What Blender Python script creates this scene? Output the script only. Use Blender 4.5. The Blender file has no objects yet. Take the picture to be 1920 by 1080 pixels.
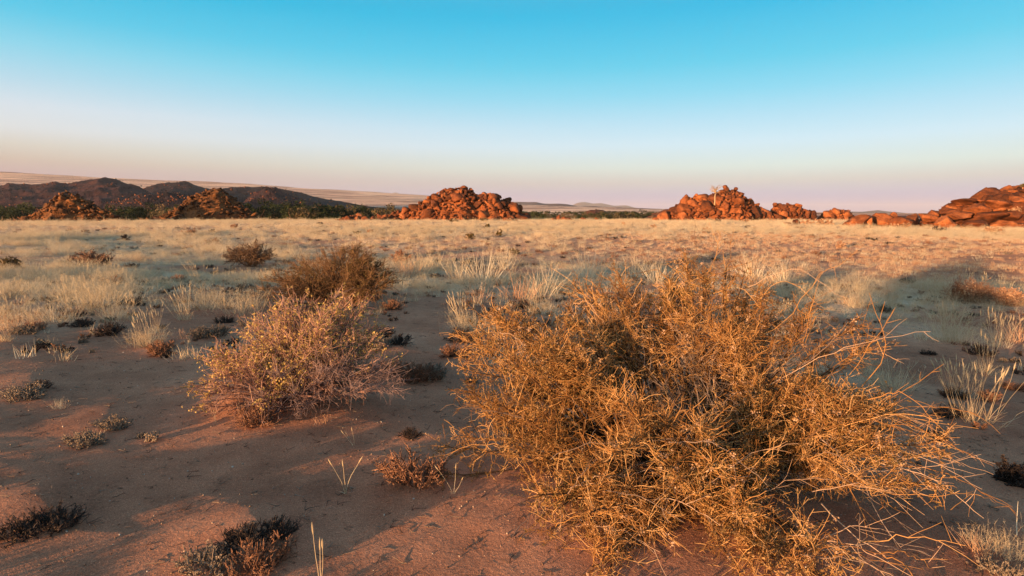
import bpy, bmesh, math
import numpy as np
from mathutils import Vector

S = bpy.context.scene
C = S.collection
R = math.radians
rng = np.random.default_rng(11)

# ------------------------------------------------------------------ camera, light, exposure
CAM_H = 1.4
PITCH = R(7.47)
F = 1066.7                        # focal length in pixels of the 1920 wide photograph
cam_d = bpy.data.cameras.new('camera')
cam = bpy.data.objects.new('camera', cam_d)
C.objects.link(cam)
cam_d.sensor_width = 36; cam_d.lens = 20
cam_d.clip_start = 0.05; cam_d.clip_end = 60000
cam.location = (0, 0, CAM_H)
cam.rotation_euler = (R(90) - PITCH, 0, 0)
S.camera = cam

SUN_EL = R(3.1)
SUN_AZ = R(43)                    # light travels towards +x/+y: azimuth measured from +y to +x
sd = bpy.data.lights.new('sun', 'SUN')
sd.energy = 5.0; sd.angle = R(1.0); sd.color = (1.0, 0.55, 0.245)
sun = bpy.data.objects.new('sun', sd); C.objects.link(sun)
LD = Vector((math.sin(SUN_AZ) * math.cos(SUN_EL), math.cos(SUN_AZ) * math.cos(SUN_EL), -math.sin(SUN_EL)))
sun.rotation_euler = LD.to_track_quat('-Z', 'Y').to_euler()

w = bpy.data.worlds.new('World'); S.world = w; w.use_nodes = True
nt = w.node_tree; nt.nodes.clear()


def srgb(r, g, b):
    f = lambda c: (c / 255 / 12.92) if c / 255 <= 0.04045 else ((c / 255 + 0.055) / 1.055) ** 2.4
    return (f(r), f(g), f(b), 1)


def ramp(nt, stops, fac=None, interp='LINEAR'):
    n = nt.nodes.new('ShaderNodeValToRGB'); cr = n.color_ramp
    cr.interpolation = interp
    while len(cr.elements) < len(stops): cr.elements.new(0.5)
    for e, (p, c) in zip(cr.elements, stops):
        e.position = p; e.color = c if len(c) == 4 else (*c, 1)
    if fac is not None: nt.links.new(fac, n.inputs[0])
    return n.outputs[0]


def mth(nt, op, a, b=None, c=None):
    n = nt.nodes.new('ShaderNodeMath'); n.operation = op
    for i, v in enumerate((a, b, c)):
        if v is None: continue
        if isinstance(v, (int, float)): n.inputs[i].default_value = v
        else: nt.links.new(v, n.inputs[i])
    return n.outputs[0]


def mixc(nt, fac, a, b, blend='MIX'):
    n = nt.nodes.new('ShaderNodeMix'); n.data_type = 'RGBA'; n.blend_type = blend
    for i, v in ((0, fac), (6, a), (7, b)):
        if isinstance(v, (int, float)): n.inputs[i].default_value = v
        elif isinstance(v, tuple): n.inputs[i].default_value = v if len(v) == 4 else (*v, 1)
        else: nt.links.new(v, n.inputs[i])
    return n.outputs[2]


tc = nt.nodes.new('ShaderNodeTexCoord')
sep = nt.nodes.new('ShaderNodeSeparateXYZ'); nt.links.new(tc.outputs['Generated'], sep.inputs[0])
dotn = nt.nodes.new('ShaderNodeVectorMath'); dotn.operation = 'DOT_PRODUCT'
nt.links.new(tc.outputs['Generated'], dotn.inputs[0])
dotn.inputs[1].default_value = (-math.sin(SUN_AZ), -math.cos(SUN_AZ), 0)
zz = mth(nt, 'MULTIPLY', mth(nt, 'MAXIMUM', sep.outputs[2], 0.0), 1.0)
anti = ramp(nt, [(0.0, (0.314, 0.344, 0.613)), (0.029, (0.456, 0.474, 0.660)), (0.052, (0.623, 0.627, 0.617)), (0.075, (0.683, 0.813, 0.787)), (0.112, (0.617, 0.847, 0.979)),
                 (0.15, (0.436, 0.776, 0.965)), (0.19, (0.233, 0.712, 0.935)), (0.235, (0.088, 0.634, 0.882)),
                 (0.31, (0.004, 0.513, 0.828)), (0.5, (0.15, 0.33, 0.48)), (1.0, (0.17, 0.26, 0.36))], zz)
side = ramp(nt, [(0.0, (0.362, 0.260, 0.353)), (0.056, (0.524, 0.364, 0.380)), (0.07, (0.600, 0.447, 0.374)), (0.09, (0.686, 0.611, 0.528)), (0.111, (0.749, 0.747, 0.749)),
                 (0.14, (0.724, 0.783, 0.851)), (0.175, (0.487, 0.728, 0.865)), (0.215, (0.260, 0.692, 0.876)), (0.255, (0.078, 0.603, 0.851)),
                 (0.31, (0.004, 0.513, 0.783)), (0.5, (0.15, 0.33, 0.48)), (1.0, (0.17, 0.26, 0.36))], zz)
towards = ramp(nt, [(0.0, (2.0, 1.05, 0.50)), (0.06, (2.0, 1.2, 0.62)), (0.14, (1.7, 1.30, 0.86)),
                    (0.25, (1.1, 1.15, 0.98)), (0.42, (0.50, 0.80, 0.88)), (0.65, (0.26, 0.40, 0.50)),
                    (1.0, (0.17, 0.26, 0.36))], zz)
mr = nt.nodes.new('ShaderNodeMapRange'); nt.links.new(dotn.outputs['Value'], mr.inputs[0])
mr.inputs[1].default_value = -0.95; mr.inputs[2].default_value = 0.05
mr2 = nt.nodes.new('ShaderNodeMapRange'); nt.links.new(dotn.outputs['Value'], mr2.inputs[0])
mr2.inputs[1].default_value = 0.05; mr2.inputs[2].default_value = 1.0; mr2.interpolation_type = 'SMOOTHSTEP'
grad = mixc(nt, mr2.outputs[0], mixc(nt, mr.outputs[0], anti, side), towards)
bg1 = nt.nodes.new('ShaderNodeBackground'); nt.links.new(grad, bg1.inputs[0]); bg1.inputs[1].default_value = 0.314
sky = nt.nodes.new('ShaderNodeTexSky'); sky.sky_type = 'NISHITA'; sky.sun_disc = False
sky.sun_elevation = SUN_EL
sky.sun_rotation = SUN_AZ + math.pi
bg2 = nt.nodes.new('ShaderNodeBackground'); nt.links.new(sky.outputs[0], bg2.inputs[0]); bg2.inputs[1].default_value = 0.0055
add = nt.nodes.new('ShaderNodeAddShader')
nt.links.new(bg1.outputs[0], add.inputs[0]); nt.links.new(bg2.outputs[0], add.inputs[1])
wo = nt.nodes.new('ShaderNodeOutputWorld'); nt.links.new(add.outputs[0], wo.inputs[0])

S.view_settings.view_transform = 'Standard'; S.view_settings.look = 'None'
S.view_settings.exposure = 1.6; S.view_settings.gamma = 1.0
S.view_settings.use_curve_mapping = False
S.render.engine = 'CYCLES'
S.cycles.max_bounces = 5; S.cycles.diffuse_bounces = 3; S.cycles.transparent_max_bounces = 4
S.cycles.volume_bounces = 0


# ------------------------------------------------------------------ helpers
def ray(px, py):
    a = (px - 960) / F; b = (540 - py) / F
    cp, sp = math.cos(PITCH), math.sin(PITCH)
    dy = cp + b * sp; dz = -sp + b * cp
    return a / dy, dz / dy          # x and z per metre of depth (y)


def at(px, py, Y):
    rx, rz = ray(px, py)
    return np.array((rx * Y, Y, CAM_H + rz * Y))


def gp(px, py):                      # point of the ground seen at a pixel
    rx, rz = ray(px, py); rz = min(rz, -1e-4)
    Y = min(-CAM_H / rz, 400); Y0_ = Y
    if Y < 60:
        for _ in range(12):
            Y = 0.5 * Y + 0.5 * min(max((hz(rx * Y, Y) - CAM_H - H0) / rz, 0.6 * Y0_), 1.5 * Y0_)
    return rx * Y, Y


def hash2(ix, iy, seed):
    h = (ix.astype(np.int64) * 374761393 + iy.astype(np.int64) * 668265263 + seed * 974634777) & 0x7fffffff
    h = ((h ^ (h >> 13)) * 1274126177) & 0x7fffffff
    return ((h ^ (h >> 16)) & 0xffffff) / 0xffffff


def vnoise(x, y, seed=0):
    x = np.asarray(x, float); y = np.asarray(y, float)
    ix = np.floor(x); iy = np.floor(y); fx = x - ix; fy = y - iy
    ux = fx ** 3 * (fx * (fx * 6 - 15) + 10); uy = fy ** 3 * (fy * (fy * 6 - 15) + 10)
    a = hash2(ix, iy, seed); b = hash2(ix + 1, iy, seed); c = hash2(ix, iy + 1, seed); d = hash2(ix + 1, iy + 1, seed)
    return (a + (b - a) * ux) * (1 - uy) + (c + (d - c) * ux) * uy


def fbm(x, y, seed=0, oct=4, gain=0.5):
    s = 0; a = 1; t = 0
    for i in range(oct):
        s = s + a * (vnoise(x, y, seed + i * 17) * 2 - 1); t += a
        a *= gain; x = x * 2.03 + 11.3; y = y * 2.03 - 7.1
    return s / t


def sstep(a, b, x):
    t = np.clip((x - a) / (b - a), 0, 1); return t * t * (3 - 2 * t)


# skyline of the far rising plain: pixel x -> pixel y
SKYX = np.array([-900, -300, 0, 200, 500, 640, 780, 1000, 1100, 1230, 1600, 1920, 2600])
SKYY = np.array([400, 352, 323, 333, 348, 357, 366, 380, 386, 391, 399, 400, 400])
MOUNDS = [(0.75, 2.9, 1.5, 0.09), (-1.7, 4.4, 0.8, 0.10), (-2.5, 8.3, 1.0, 0.07), (0.05, 2.7, 0.6, 0.04),
          (-2.0, 4.25, 0.25, 0.06), (-0.55, 2.95, 0.28, 0.05)]


small = [  # px, py of the base, height in px, kind, label
    (478, 792, 48, 'red', 'rusty brown shrublet on the sand in front of the pink twigged shrub'),
    (45, 745, 34, 'grey', 'pale edged flat shrublet alone on the sand at the far left'),
    (75, 728, 22, 'dark', 'dark upper end of the shrublet mat at the far left'),
    (160, 830, 30, 'grey', 'sprawling grey shrublet, left half of the mat on the left sand'),
    (215, 800, 26, 'grey', 'grey shrublet, right half of the mat on the left sand'),
    (45, 1000, 46, 'dark', 'nearly black shrublet on the sand at the lower left'),
    (105, 985, 46, 'dark', 'black upright twigs at the right end of the lower left shrublet'),
    (390, 1070, 46, 'grey', 'grey and rusty shrublet at the bottom edge, left one of three'),
    (470, 1020, 50, 'dark', 'dark shrublet behind the other two at the bottom edge'),
    (520, 1000, 36, 'dark', 'dark twig tips at the right end of the bottom shrublets'),
    (490, 1068, 66, 'red', 'orange tipped shrublet at the bottom edge, right one of three'),
    (775, 900, 64, 'red', 'ragged rusty shrublet on the sand left of the big golden bush'),
    (770, 818, 22, 'dark', 'small dark tuft above the ragged shrublet left of the big bush'),
    (735, 700, 34, 'red', 'rusty shrublet right of the pink twigged shrub'),
    (780, 712, 44, 'red', 'taller rusty shrublet beside the first one right of the pink twigged shrub'),
    (810, 705, 30, 'grey', 'pale grey shrublet between the rusty pair and the big bush'),
    (870, 640, 34, 'dark', 'dark shrublet under the plumed grass left of the big bush'),
    (855, 668, 34, 'red', 'reddish shrublet touching the left side of the big bush'),
    (710, 632, 30, 'dark', 'dark twiggy shrublet at the right shoulder of the pink twigged shrub'),
    (750, 645, 26, 'dark', 'small black tuft alone on the sand right of the pink twigged shrub'),
    (690, 650, 34, 'grey', 'grey leafless shrublet against the right side of the pink twigged shrub'),
    (980, 578, 20, 'dark', 'small dark tuft on bare sand left of the top of the big bush'),
    (300, 664, 34, 'red', 'rusty shrublet at the foot of the plumed grass on the left'),
    (205, 627, 30, 'dark', 'dark brown shrublet on the left sand behind the plumed grass'),
    (155, 612, 22, 'dark', 'brown shrublet further left on the sand'),
    (245, 572, 22, 'dark', 'dark tuft right of the airy pale grass mound'),
    (420, 605, 18, 'dark', 'small dark tuft left of the pink twigged shrub'),
    (210, 535, 22, 'red', 'dark red tuft behind the airy pale grass mound'),
    (335, 528, 18, 'red', 'rusty tuft beneath the leaning grass plumes in the left middle'),
    (735, 580, 26, 'red', 'rusty shrublet at the foot of the golden plumed grass'),
    (45, 625, 22, 'grey', 'pale flat shrublet at the left edge of the sand'),
    (65, 620, 26, 'red', 'reddish shrublet beside the pale flat one at the left edge'),
    (395, 630, 28, 'grey', 'grey shrublet left of the leafy top of the pink twigged shrub'),
    (1880, 1075, 30, 'grey', 'pale straw shrublet in the lower right corner'),
    (1790, 745, 26, 'dark', 'dark tuft under the plumed grass at the right'),
    (1855, 750, 26, 'red', 'rusty tuft right of the plumed grass at the right'),
    (1780, 780, 30, 'dark', 'low dark tuft between the bush tips and the plumed grass at the right'),
    (1840, 665, 26, 'dark', 'dark tuft behind the plumed grass at the right'),
    (1740, 665, 14, 'dark', 'tiny dark tuft on the sand right of the bush crown'),
    (1655, 585, 18, 'dark', 'dark tuft in the shaded grass right of the bush crown'),
    (1700, 530, 14, 'dark', 'small dark tuft in the shaded grass on the right'),
    (1900, 730, 22, 'red', 'rusty flat shrublet at the right edge of the sand'),
    (1885, 1045, 50, 'fluffy', 'fluffy bleached grass at the lower right corner'),
    (1835, 1035, 42, 'straw_red', 'small rusty tuft of dry stalks under the lower right tips of the big bush'),
    # seed headed grasses
    (275, 650, 78, 'plume', 'plumed grass tuft with white furry heads on the left sand'),
    (292, 625, 62, 'plume', 'second plumed tuft just behind the white headed one on the left'),
    (345, 600, 76, 'plume', 'slender plumed grass leaning left in the left middle'),
    (370, 525, 44, 'plume', 'plumed grass tuft leaning left near the dome shaped shrub'),
    (735, 572, 64, 'plume_up', 'golden upright plumed grass at the right side of the olive shrub'),
    (880, 625, 84, 'plume', 'pale silvery plumed grass just left of the big golden bush'),
    (860, 600, 64, 'plume', 'thin silvery plumes behind the pale plumed grass left of the big bush'),
    (930, 625, 66, 'plume', 'plumed stalks standing over the left shoulder of the big bush'),
    (1000, 590, 58, 'plume', 'plumed stalks sticking up behind the left top of the big bush'),
    (25, 600, 70, 'plume', 'dense plumed grass at the left edge in the middle distance'),
    (8, 640, 70, 'plume', 'plumed grass cut by the left edge of the photo'),
    (55, 570, 50, 'plume', 'plumed grass right of the dense tuft at the left edge'),
    (125, 575, 60, 'plume', 'plumed stalks at the left side of the airy grass mound'),
    (1825, 790, 120, 'plume_up', 'tall plumed grass to the right of the big golden bush'),
    (1800, 745, 80, 'plume_up', 'plumed grass behind the tall plumed one on the right'),
    (1780, 640, 74, 'plume_up', 'greenish grey plumed grass in the shade on the right'),
    (1870, 650, 74, 'plume_up', 'orange plumed grass near the right edge'),
    (1905, 640, 60, 'straw_red', 'rusty grass tuft at the right edge of the photo'),
    (1845, 700, 90, 'plume', 'thin plumes leaning over the sand at the right'),
    (1620, 560, 40, 'plume', 'grey plumed grass in the shade behind the bush tips'),
    (1680, 575, 36, 'plume', 'small grey plumed grass in the shade further right'),
    # airy mounds
    (180, 585, 70, 'fluffy', 'airy pale grass mound in the left middle distance'),
    (150, 560, 52, 'fluffy', 'airy grass behind the left side of the pale mound'),
    (220, 560, 46, 'fluffy', 'airy grass at the right side of the pale mound'),
    (385, 580, 52, 'fluffy', 'airy pinkish grass left of the olive shrub'),
    (460, 588, 50, 'fluffy', 'airy grass between the olive and the pink twigged shrubs'),
    (1775, 600, 40, 'fluffy', 'airy grey grass below the flat rusty shrub on the right'),
    (1790, 640, 50, 'fluffy', 'grey fluffy grass mound on the right sand'),
    (275, 648, 36, 'fluffy', 'pale fluff around the foot of the white headed tuft'),
    (10, 560, 46, 'fluffy', 'airy grass at the left edge behind the plumed grass'),
    (880, 628, 44, 'fluffy', 'fluffy grass at the foot of the silvery plumes'),
    # straw tufts of the middle
    (905, 530, 64, 'straw', 'tall pale straw tuft lit gold, left of centre in the middle field'),
    (862, 520, 44, 'straw', 'pale straw tuft left of the tall gold one'),
    (822, 505, 40, 'straw', 'pale straw tuft further left in the middle field'),
    (945, 505, 44, 'straw', 'straw tuft right behind the tall gold one'),
    (975, 560, 56, 'straw_red', 'rusty gold straw tuft on red sand near the centre'),
    (1015, 555, 66, 'straw', 'golden straw tuft with tall stalks right of centre'),
    (1035, 540, 56, 'straw', 'golden straw tuft behind the tall stalked one'),
    (895, 565, 40, 'straw_red', 'rusty straw tuft on red sand left of centre'),
    (1105, 520, 54, 'straw', 'golden straw tuft against the shaded grass'),
    (1190, 520, 52, 'straw', 'golden straw tuft left of the crown of the big bush'),
    (1235, 530, 50, 'straw', 'golden straw tuft touching the crown of the big bush'),
    (1410, 520, 50, 'straw', 'golden straw seen through the right crown of the big bush'),
    (1470, 530, 46, 'straw', 'gold lit straw behind the arching twigs'),
    (760, 520, 44, 'straw_red', 'orange straw below the small rusty shrub'),
    (785, 515, 44, 'straw', 'pale straw right of the orange straw'),
    # sprigs on the sand
    (655, 755, 50, 'sprig', 'thin grass sprig on the sand below the pink twigged shrub'),
    (648, 925, 72, 'sprig', 'lone orange grass sprig on the sand in the lower middle'),
    (663, 835, 38, 'sprig', 'faint grass sprig above the lone orange one'),
    (600, 1110, 100, 'sprig', 'grass sprig with a seed head leaning left at the bottom edge'),
    (850, 925, 50, 'sprig', 'wisp of bleached grass under the left side of the big bush'),
    (110, 765, 20, 'straw', 'tiny pale grass wisp right of the far left shrublet'),
    (405, 790, 26, 'sprig', 'thin sprig left of the rusty shrublet on the sand'),
    (1735, 610, 34, 'sprig', 'thin sprig on the shaded sand behind the bush tips'),
]

for px, py, hpx, kd, lab in small:      # wind blown sand gathers under the woody ones
    if kd in ('dark', 'red', 'grey') and py > 620:
        rx, rz = ray(px, py); q_ = -(CAM_H + 0.15) / rz
        MOUNDS.append((rx * q_, q_, 0.24, 0.028))


def height(x, y):
    x = np.asarray(x, float); y = np.asarray(y, float)
    r = np.hypot(x, y) + 1e-6
    h = 0.009 * fbm(x * 1.9 + y * 0.5, y * 2.8, 3, 5, 0.6) + 0.009 * fbm(x * 0.45, y * 0.6, 9, 3)
    h = h + 0.07 * fbm(x * 0.07, y * 0.09, 21, 3) * sstep(9, 40, r)
    h = h + 0.0055 * fbm(x * 9 + y * 3, y * 13, 33, 3) * (1 - sstep(5, 12, r))
    # the sand falls very gently away from the low sun, then rises again: a shallow hollow
    sd_ = x * 0.68 + y * 0.73
    h = h - 0.49 * (sstep(-5, 9.5, sd_) - sstep(13, 32, sd_)) * (1 - sstep(30, 60, r)) - 0.01 * sstep(14, 34, sd_)
    for mx, my, ms, mh in MOUNDS:
        h = h + mh * np.exp(-((x - mx) ** 2 + (y - my) ** 2) / (2 * (ms * 0.6) ** 2))
    # the plain ends and drops into the river valley
    edge = 108 + 9 * fbm(x * 0.03, y * 0.0, 41, 2)
    front = sstep(0, 40, y)
    h = h - 2.2 * sstep(edge, edge + 70, r) * front
    # far plain rising to the skyline
    px = np.where(y > 1, 960 + F * x / np.maximum(y, 1), np.where(x < 0, -5000, 5000))
    elev = (400 - np.interp(px, SKYX, SKYY)) / F
    RF = 2800.0
    t = np.clip((r - 500) / (RF - 500), 0, 1)
    fwd = np.clip(y / r, 0.05, 1)
    far = elev * RF * fwd * (0.25 * t + 0.75 * t * t)
    far = far + 2.4 * sstep(330, 620, r) * front
    far = far + (7 * fbm(x * 0.004, y * 0.004, 51, 4) + 14 * fbm(x * 0.0013, y * 0.0013, 57, 3)) * sstep(500, 1600, r) * np.clip(elev * 30, 0.15, 1)
    return h + far


H0 = float(height(0, 0))
cam.location.z = CAM_H + H0


def hz(x, y): return float(height(x, y))


# ------------------------------------------------------------------ materials
def newmat(name, rough=0.9):
    m = bpy.data.materials.new(name); m.use_nodes = True
    nt = m.node_tree; b = nt.nodes['Principled BSDF']
    b.inputs['Roughness'].default_value = rough
    b.inputs['Specular IOR Level'].default_value = 0.15
    return m, nt, b


def noise(nt, vec, scale, detail=4, rough=0.55):
    n = nt.nodes.new('ShaderNodeTexNoise'); n.inputs['Scale'].default_value = scale
    n.inputs['Detail'].default_value = detail; n.inputs['Roughness'].default_value = rough
    if vec is not None: nt.links.new(vec, n.inputs['Vector'])
    return n.outputs['Fac']


def geo_pos(nt):
    return nt.nodes.new('ShaderNodeNewGeometry').outputs['Position']


def obj_co(nt):
    return nt.nodes.new('ShaderNodeTexCoord').outputs['Object']


def veg_mat(name, stops, transl=0.2, rough=0.85):
    """plant matter: colour by the per piece attribute 'var' and by the individual"""
    m, nt, b = newmat(name, rough)
    at_ = nt.nodes.new('ShaderNodeAttribute'); at_.attribute_name = 'var'
    oi = nt.nodes.new('ShaderNodeObjectInfo')
    f = mth(nt, 'ADD', mth(nt, 'MULTIPLY', at_.outputs['Fac'], 0.68), mth(nt, 'MULTIPLY', oi.outputs['Random'], 0.32))
    col = ramp(nt, stops, f)
    nt.links.new(col, b.inputs['Base Color'])
    if transl > 0:
        t = nt.nodes.new('ShaderNodeBsdfTranslucent'); nt.links.new(col, t.inputs[0])
        mx = nt.nodes.new('ShaderNodeMixShader'); mx.inputs[0].default_value = transl
        nt.links.new(b.outputs[0], mx.inputs[1]); nt.links.new(t.outputs[0], mx.inputs[2])
        nt.links.new(mx.outputs[0], nt.nodes['Material Output'].inputs[0])
    return m


M = {}
M['straw'] = veg_mat('straw', [(0, (0.36, 0.26, 0.15)), (0.4, (0.62, 0.49, 0.33)), (0.7, (0.78, 0.67, 0.50)), (1, (0.88, 0.81, 0.66))], 0.35)
M['straw_red'] = veg_mat('dry_red_straw', [(0, (0.34, 0.17, 0.10)), (0.5, (0.54, 0.32, 0.20)), (1, (0.70, 0.48, 0.33))], 0.25)
M['plume'] = veg_mat('seed_plume', [(0, (0.46, 0.36, 0.24)), (1, (0.68, 0.58, 0.42))], 0.4)
M['gold_twig'] = veg_mat('golden_twig', [(0, (0.05, 0.025, 0.012)), (0.4, (0.20, 0.092, 0.032)), (0.74, (0.43, 0.225, 0.082)), (1, (0.68, 0.44, 0.22))], 0.05, 0.7)
M['gold_leaf'] = veg_mat('dry_golden_leaf', [(0, (0.055, 0.038, 0.014)), (0.35, (0.20, 0.13, 0.045)), (0.7, (0.42, 0.26, 0.12)), (1, (0.64, 0.44, 0.32))], 0.25)
M['shade_twig'] = veg_mat('mauve_shade_twig', [(0, (0.09, 0.065, 0.07)), (0.6, (0.24, 0.17, 0.175)), (1, (0.44, 0.33, 0.32))], 0.0)
M['husk'] = veg_mat('dry_flower_husk', [(0, (0.20, 0.12, 0.07)), (0.5, (0.46, 0.30, 0.20)), (1, (0.66, 0.49, 0.38))], 0.25)
M['dead_twig'] = veg_mat('dead_grey_twig', [(0, (0.06, 0.045, 0.04)), (0.6, (0.15, 0.11, 0.095)), (1, (0.32, 0.25, 0.22))], 0.0)
M['pink_twig'] = veg_mat('pink_grey_twig', [(0, (0.10, 0.055, 0.05)), (0.5, (0.30, 0.165, 0.135)), (1, (0.52, 0.33, 0.27))], 0.0)
M['yellow_leaf'] = veg_mat('small_yellow_green_leaf', [(0, (0.20, 0.16, 0.08)), (0.5, (0.48, 0.34, 0.11)), (1, (0.72, 0.54, 0.20))], 0.3)
M['olive_leaf'] = veg_mat('olive_leaf', [(0, (0.035, 0.032, 0.012)), (0.5, (0.10, 0.08, 0.028)), (1, (0.24, 0.165, 0.06))], 0.2)
M['brown_twig'] = veg_mat('brown_twig', [(0, (0.06, 0.035, 0.022)), (0.5, (0.16, 0.092, 0.052)), (1, (0.34, 0.21, 0.125))], 0.0)
M['dark_twig'] = veg_mat('dark_shrublet_twig', [(0, (0.020, 0.016, 0.017)), (0.6, (0.05, 0.038, 0.036)), (1, (0.14, 0.10, 0.08))], 0.0)
M['red_twig'] = veg_mat('red_brown_shrublet_twig', [(0, (0.10, 0.05, 0.035)), (0.6, (0.27, 0.14, 0.09)), (1, (0.45, 0.27, 0.18))], 0.0)
M['grey_twig'] = veg_mat('pale_grey_shrublet_twig', [(0, (0.09, 0.07, 0.055)), (0.6, (0.23, 0.18, 0.145)), (1, (0.44, 0.36, 0.28))], 0.0)
M['green_leaf'] = veg_mat('dark_green_leaf', [(0, (0.012, 0.02, 0.009)), (0.5, (0.026, 0.038, 0.015)), (1, (0.06, 0.068, 0.027))], 0.2)
M['river_leaf'] = veg_mat('brown_green_leaf', [(0, (0.05, 0.045, 0.02)), (0.5, (0.11, 0.085, 0.045)), (1, (0.20, 0.14, 0.08))], 0.2)
M['reed'] = veg_mat('green_reed', [(0, (0.10, 0.15, 0.03)), (1, (0.24, 0.27, 0.07))], 0.3)
M['pale_bark'] = veg_mat('pale_bark', [(0, (0.30, 0.20, 0.12)), (1, (0.46, 0.34, 0.22))], 0.0)


def rock_mat(name, stops, scale=1.0, bump=0.6, worldspace=False):
    m, nt, b = newmat(name, 0.85)
    co = geo_pos(nt)
    n1 = noise(nt, co, 0.55 * scale, 5); n2 = noise(nt, co, 5 * scale, 6, 0.65); n3 = noise(nt, co, 1.6 * scale, 3)
    oi = nt.nodes.new('ShaderNodeObjectInfo')
    f = mth(nt, 'ADD', mth(nt, 'ADD', mth(nt, 'MULTIPLY', n1, 0.55), mth(nt, 'MULTIPLY', n2, 0.35)),
            mth(nt, 'MULTIPLY', mth(nt, 'SUBTRACT', oi.outputs['Random'], 0.5), 0.22))
    col = ramp(nt, stops, f)
    varn = mth(nt, 'MULTIPLY', mth(nt, 'GREATER_THAN', n3, 0.60), 0.35)
    col = mixc(nt, varn, col, (0.06, 0.03, 0.022))
    nt.links.new(col, b.inputs['Base Color'])
    bp = nt.nodes.new('ShaderNodeBump'); bp.inputs['Strength'].default_value = bump
    bp.inputs['Distance'].default_value = 0.12 / scale
    nt.links.new(n2, bp.inputs['Height']); nt.links.new(bp.outputs[0], b.inputs['Normal'])
    return m


RED = [(0.25, (0.03, 0.013, 0.009)), (0.42, (0.13, 0.042, 0.018)), (0.54, (0.27, 0.09, 0.034)), (0.72, (0.44, 0.18, 0.075))]
OCH = [(0.25, (0.025, 0.014, 0.009)), (0.42, (0.085, 0.038, 0.018)), (0.57, (0.20, 0.085, 0.034)), (0.76, (0.34, 0.16, 0.065))]
M['red_rock'] = rock_mat('red_granite', RED)
M['ochre_rock'] = rock_mat('ochre_granite', OCH)
M['near_rock'] = rock_mat('red_granite_near', RED, 2.2, 0.7)
DARK = [(0.3, (0.006, 0.004, 0.005)), (0.48, (0.020, 0.009, 0.011)), (0.6, (0.06, 0.022, 0.020)), (0.75, (0.12, 0.045, 0.034))]  # the shade lying on the left hills is put into this rock colour
M['shade_rock'] = rock_mat('shade_dark_hill_rock', DARK, 0.12, 1.0)
M['far_rock'] = rock_mat('far_hill_rock', [(0.25, (0.10, 0.06, 0.055)), (0.6, (0.20, 0.13, 0.11)), (0.8, (0.28, 0.19, 0.15))], 0.01, 1.0)


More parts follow.
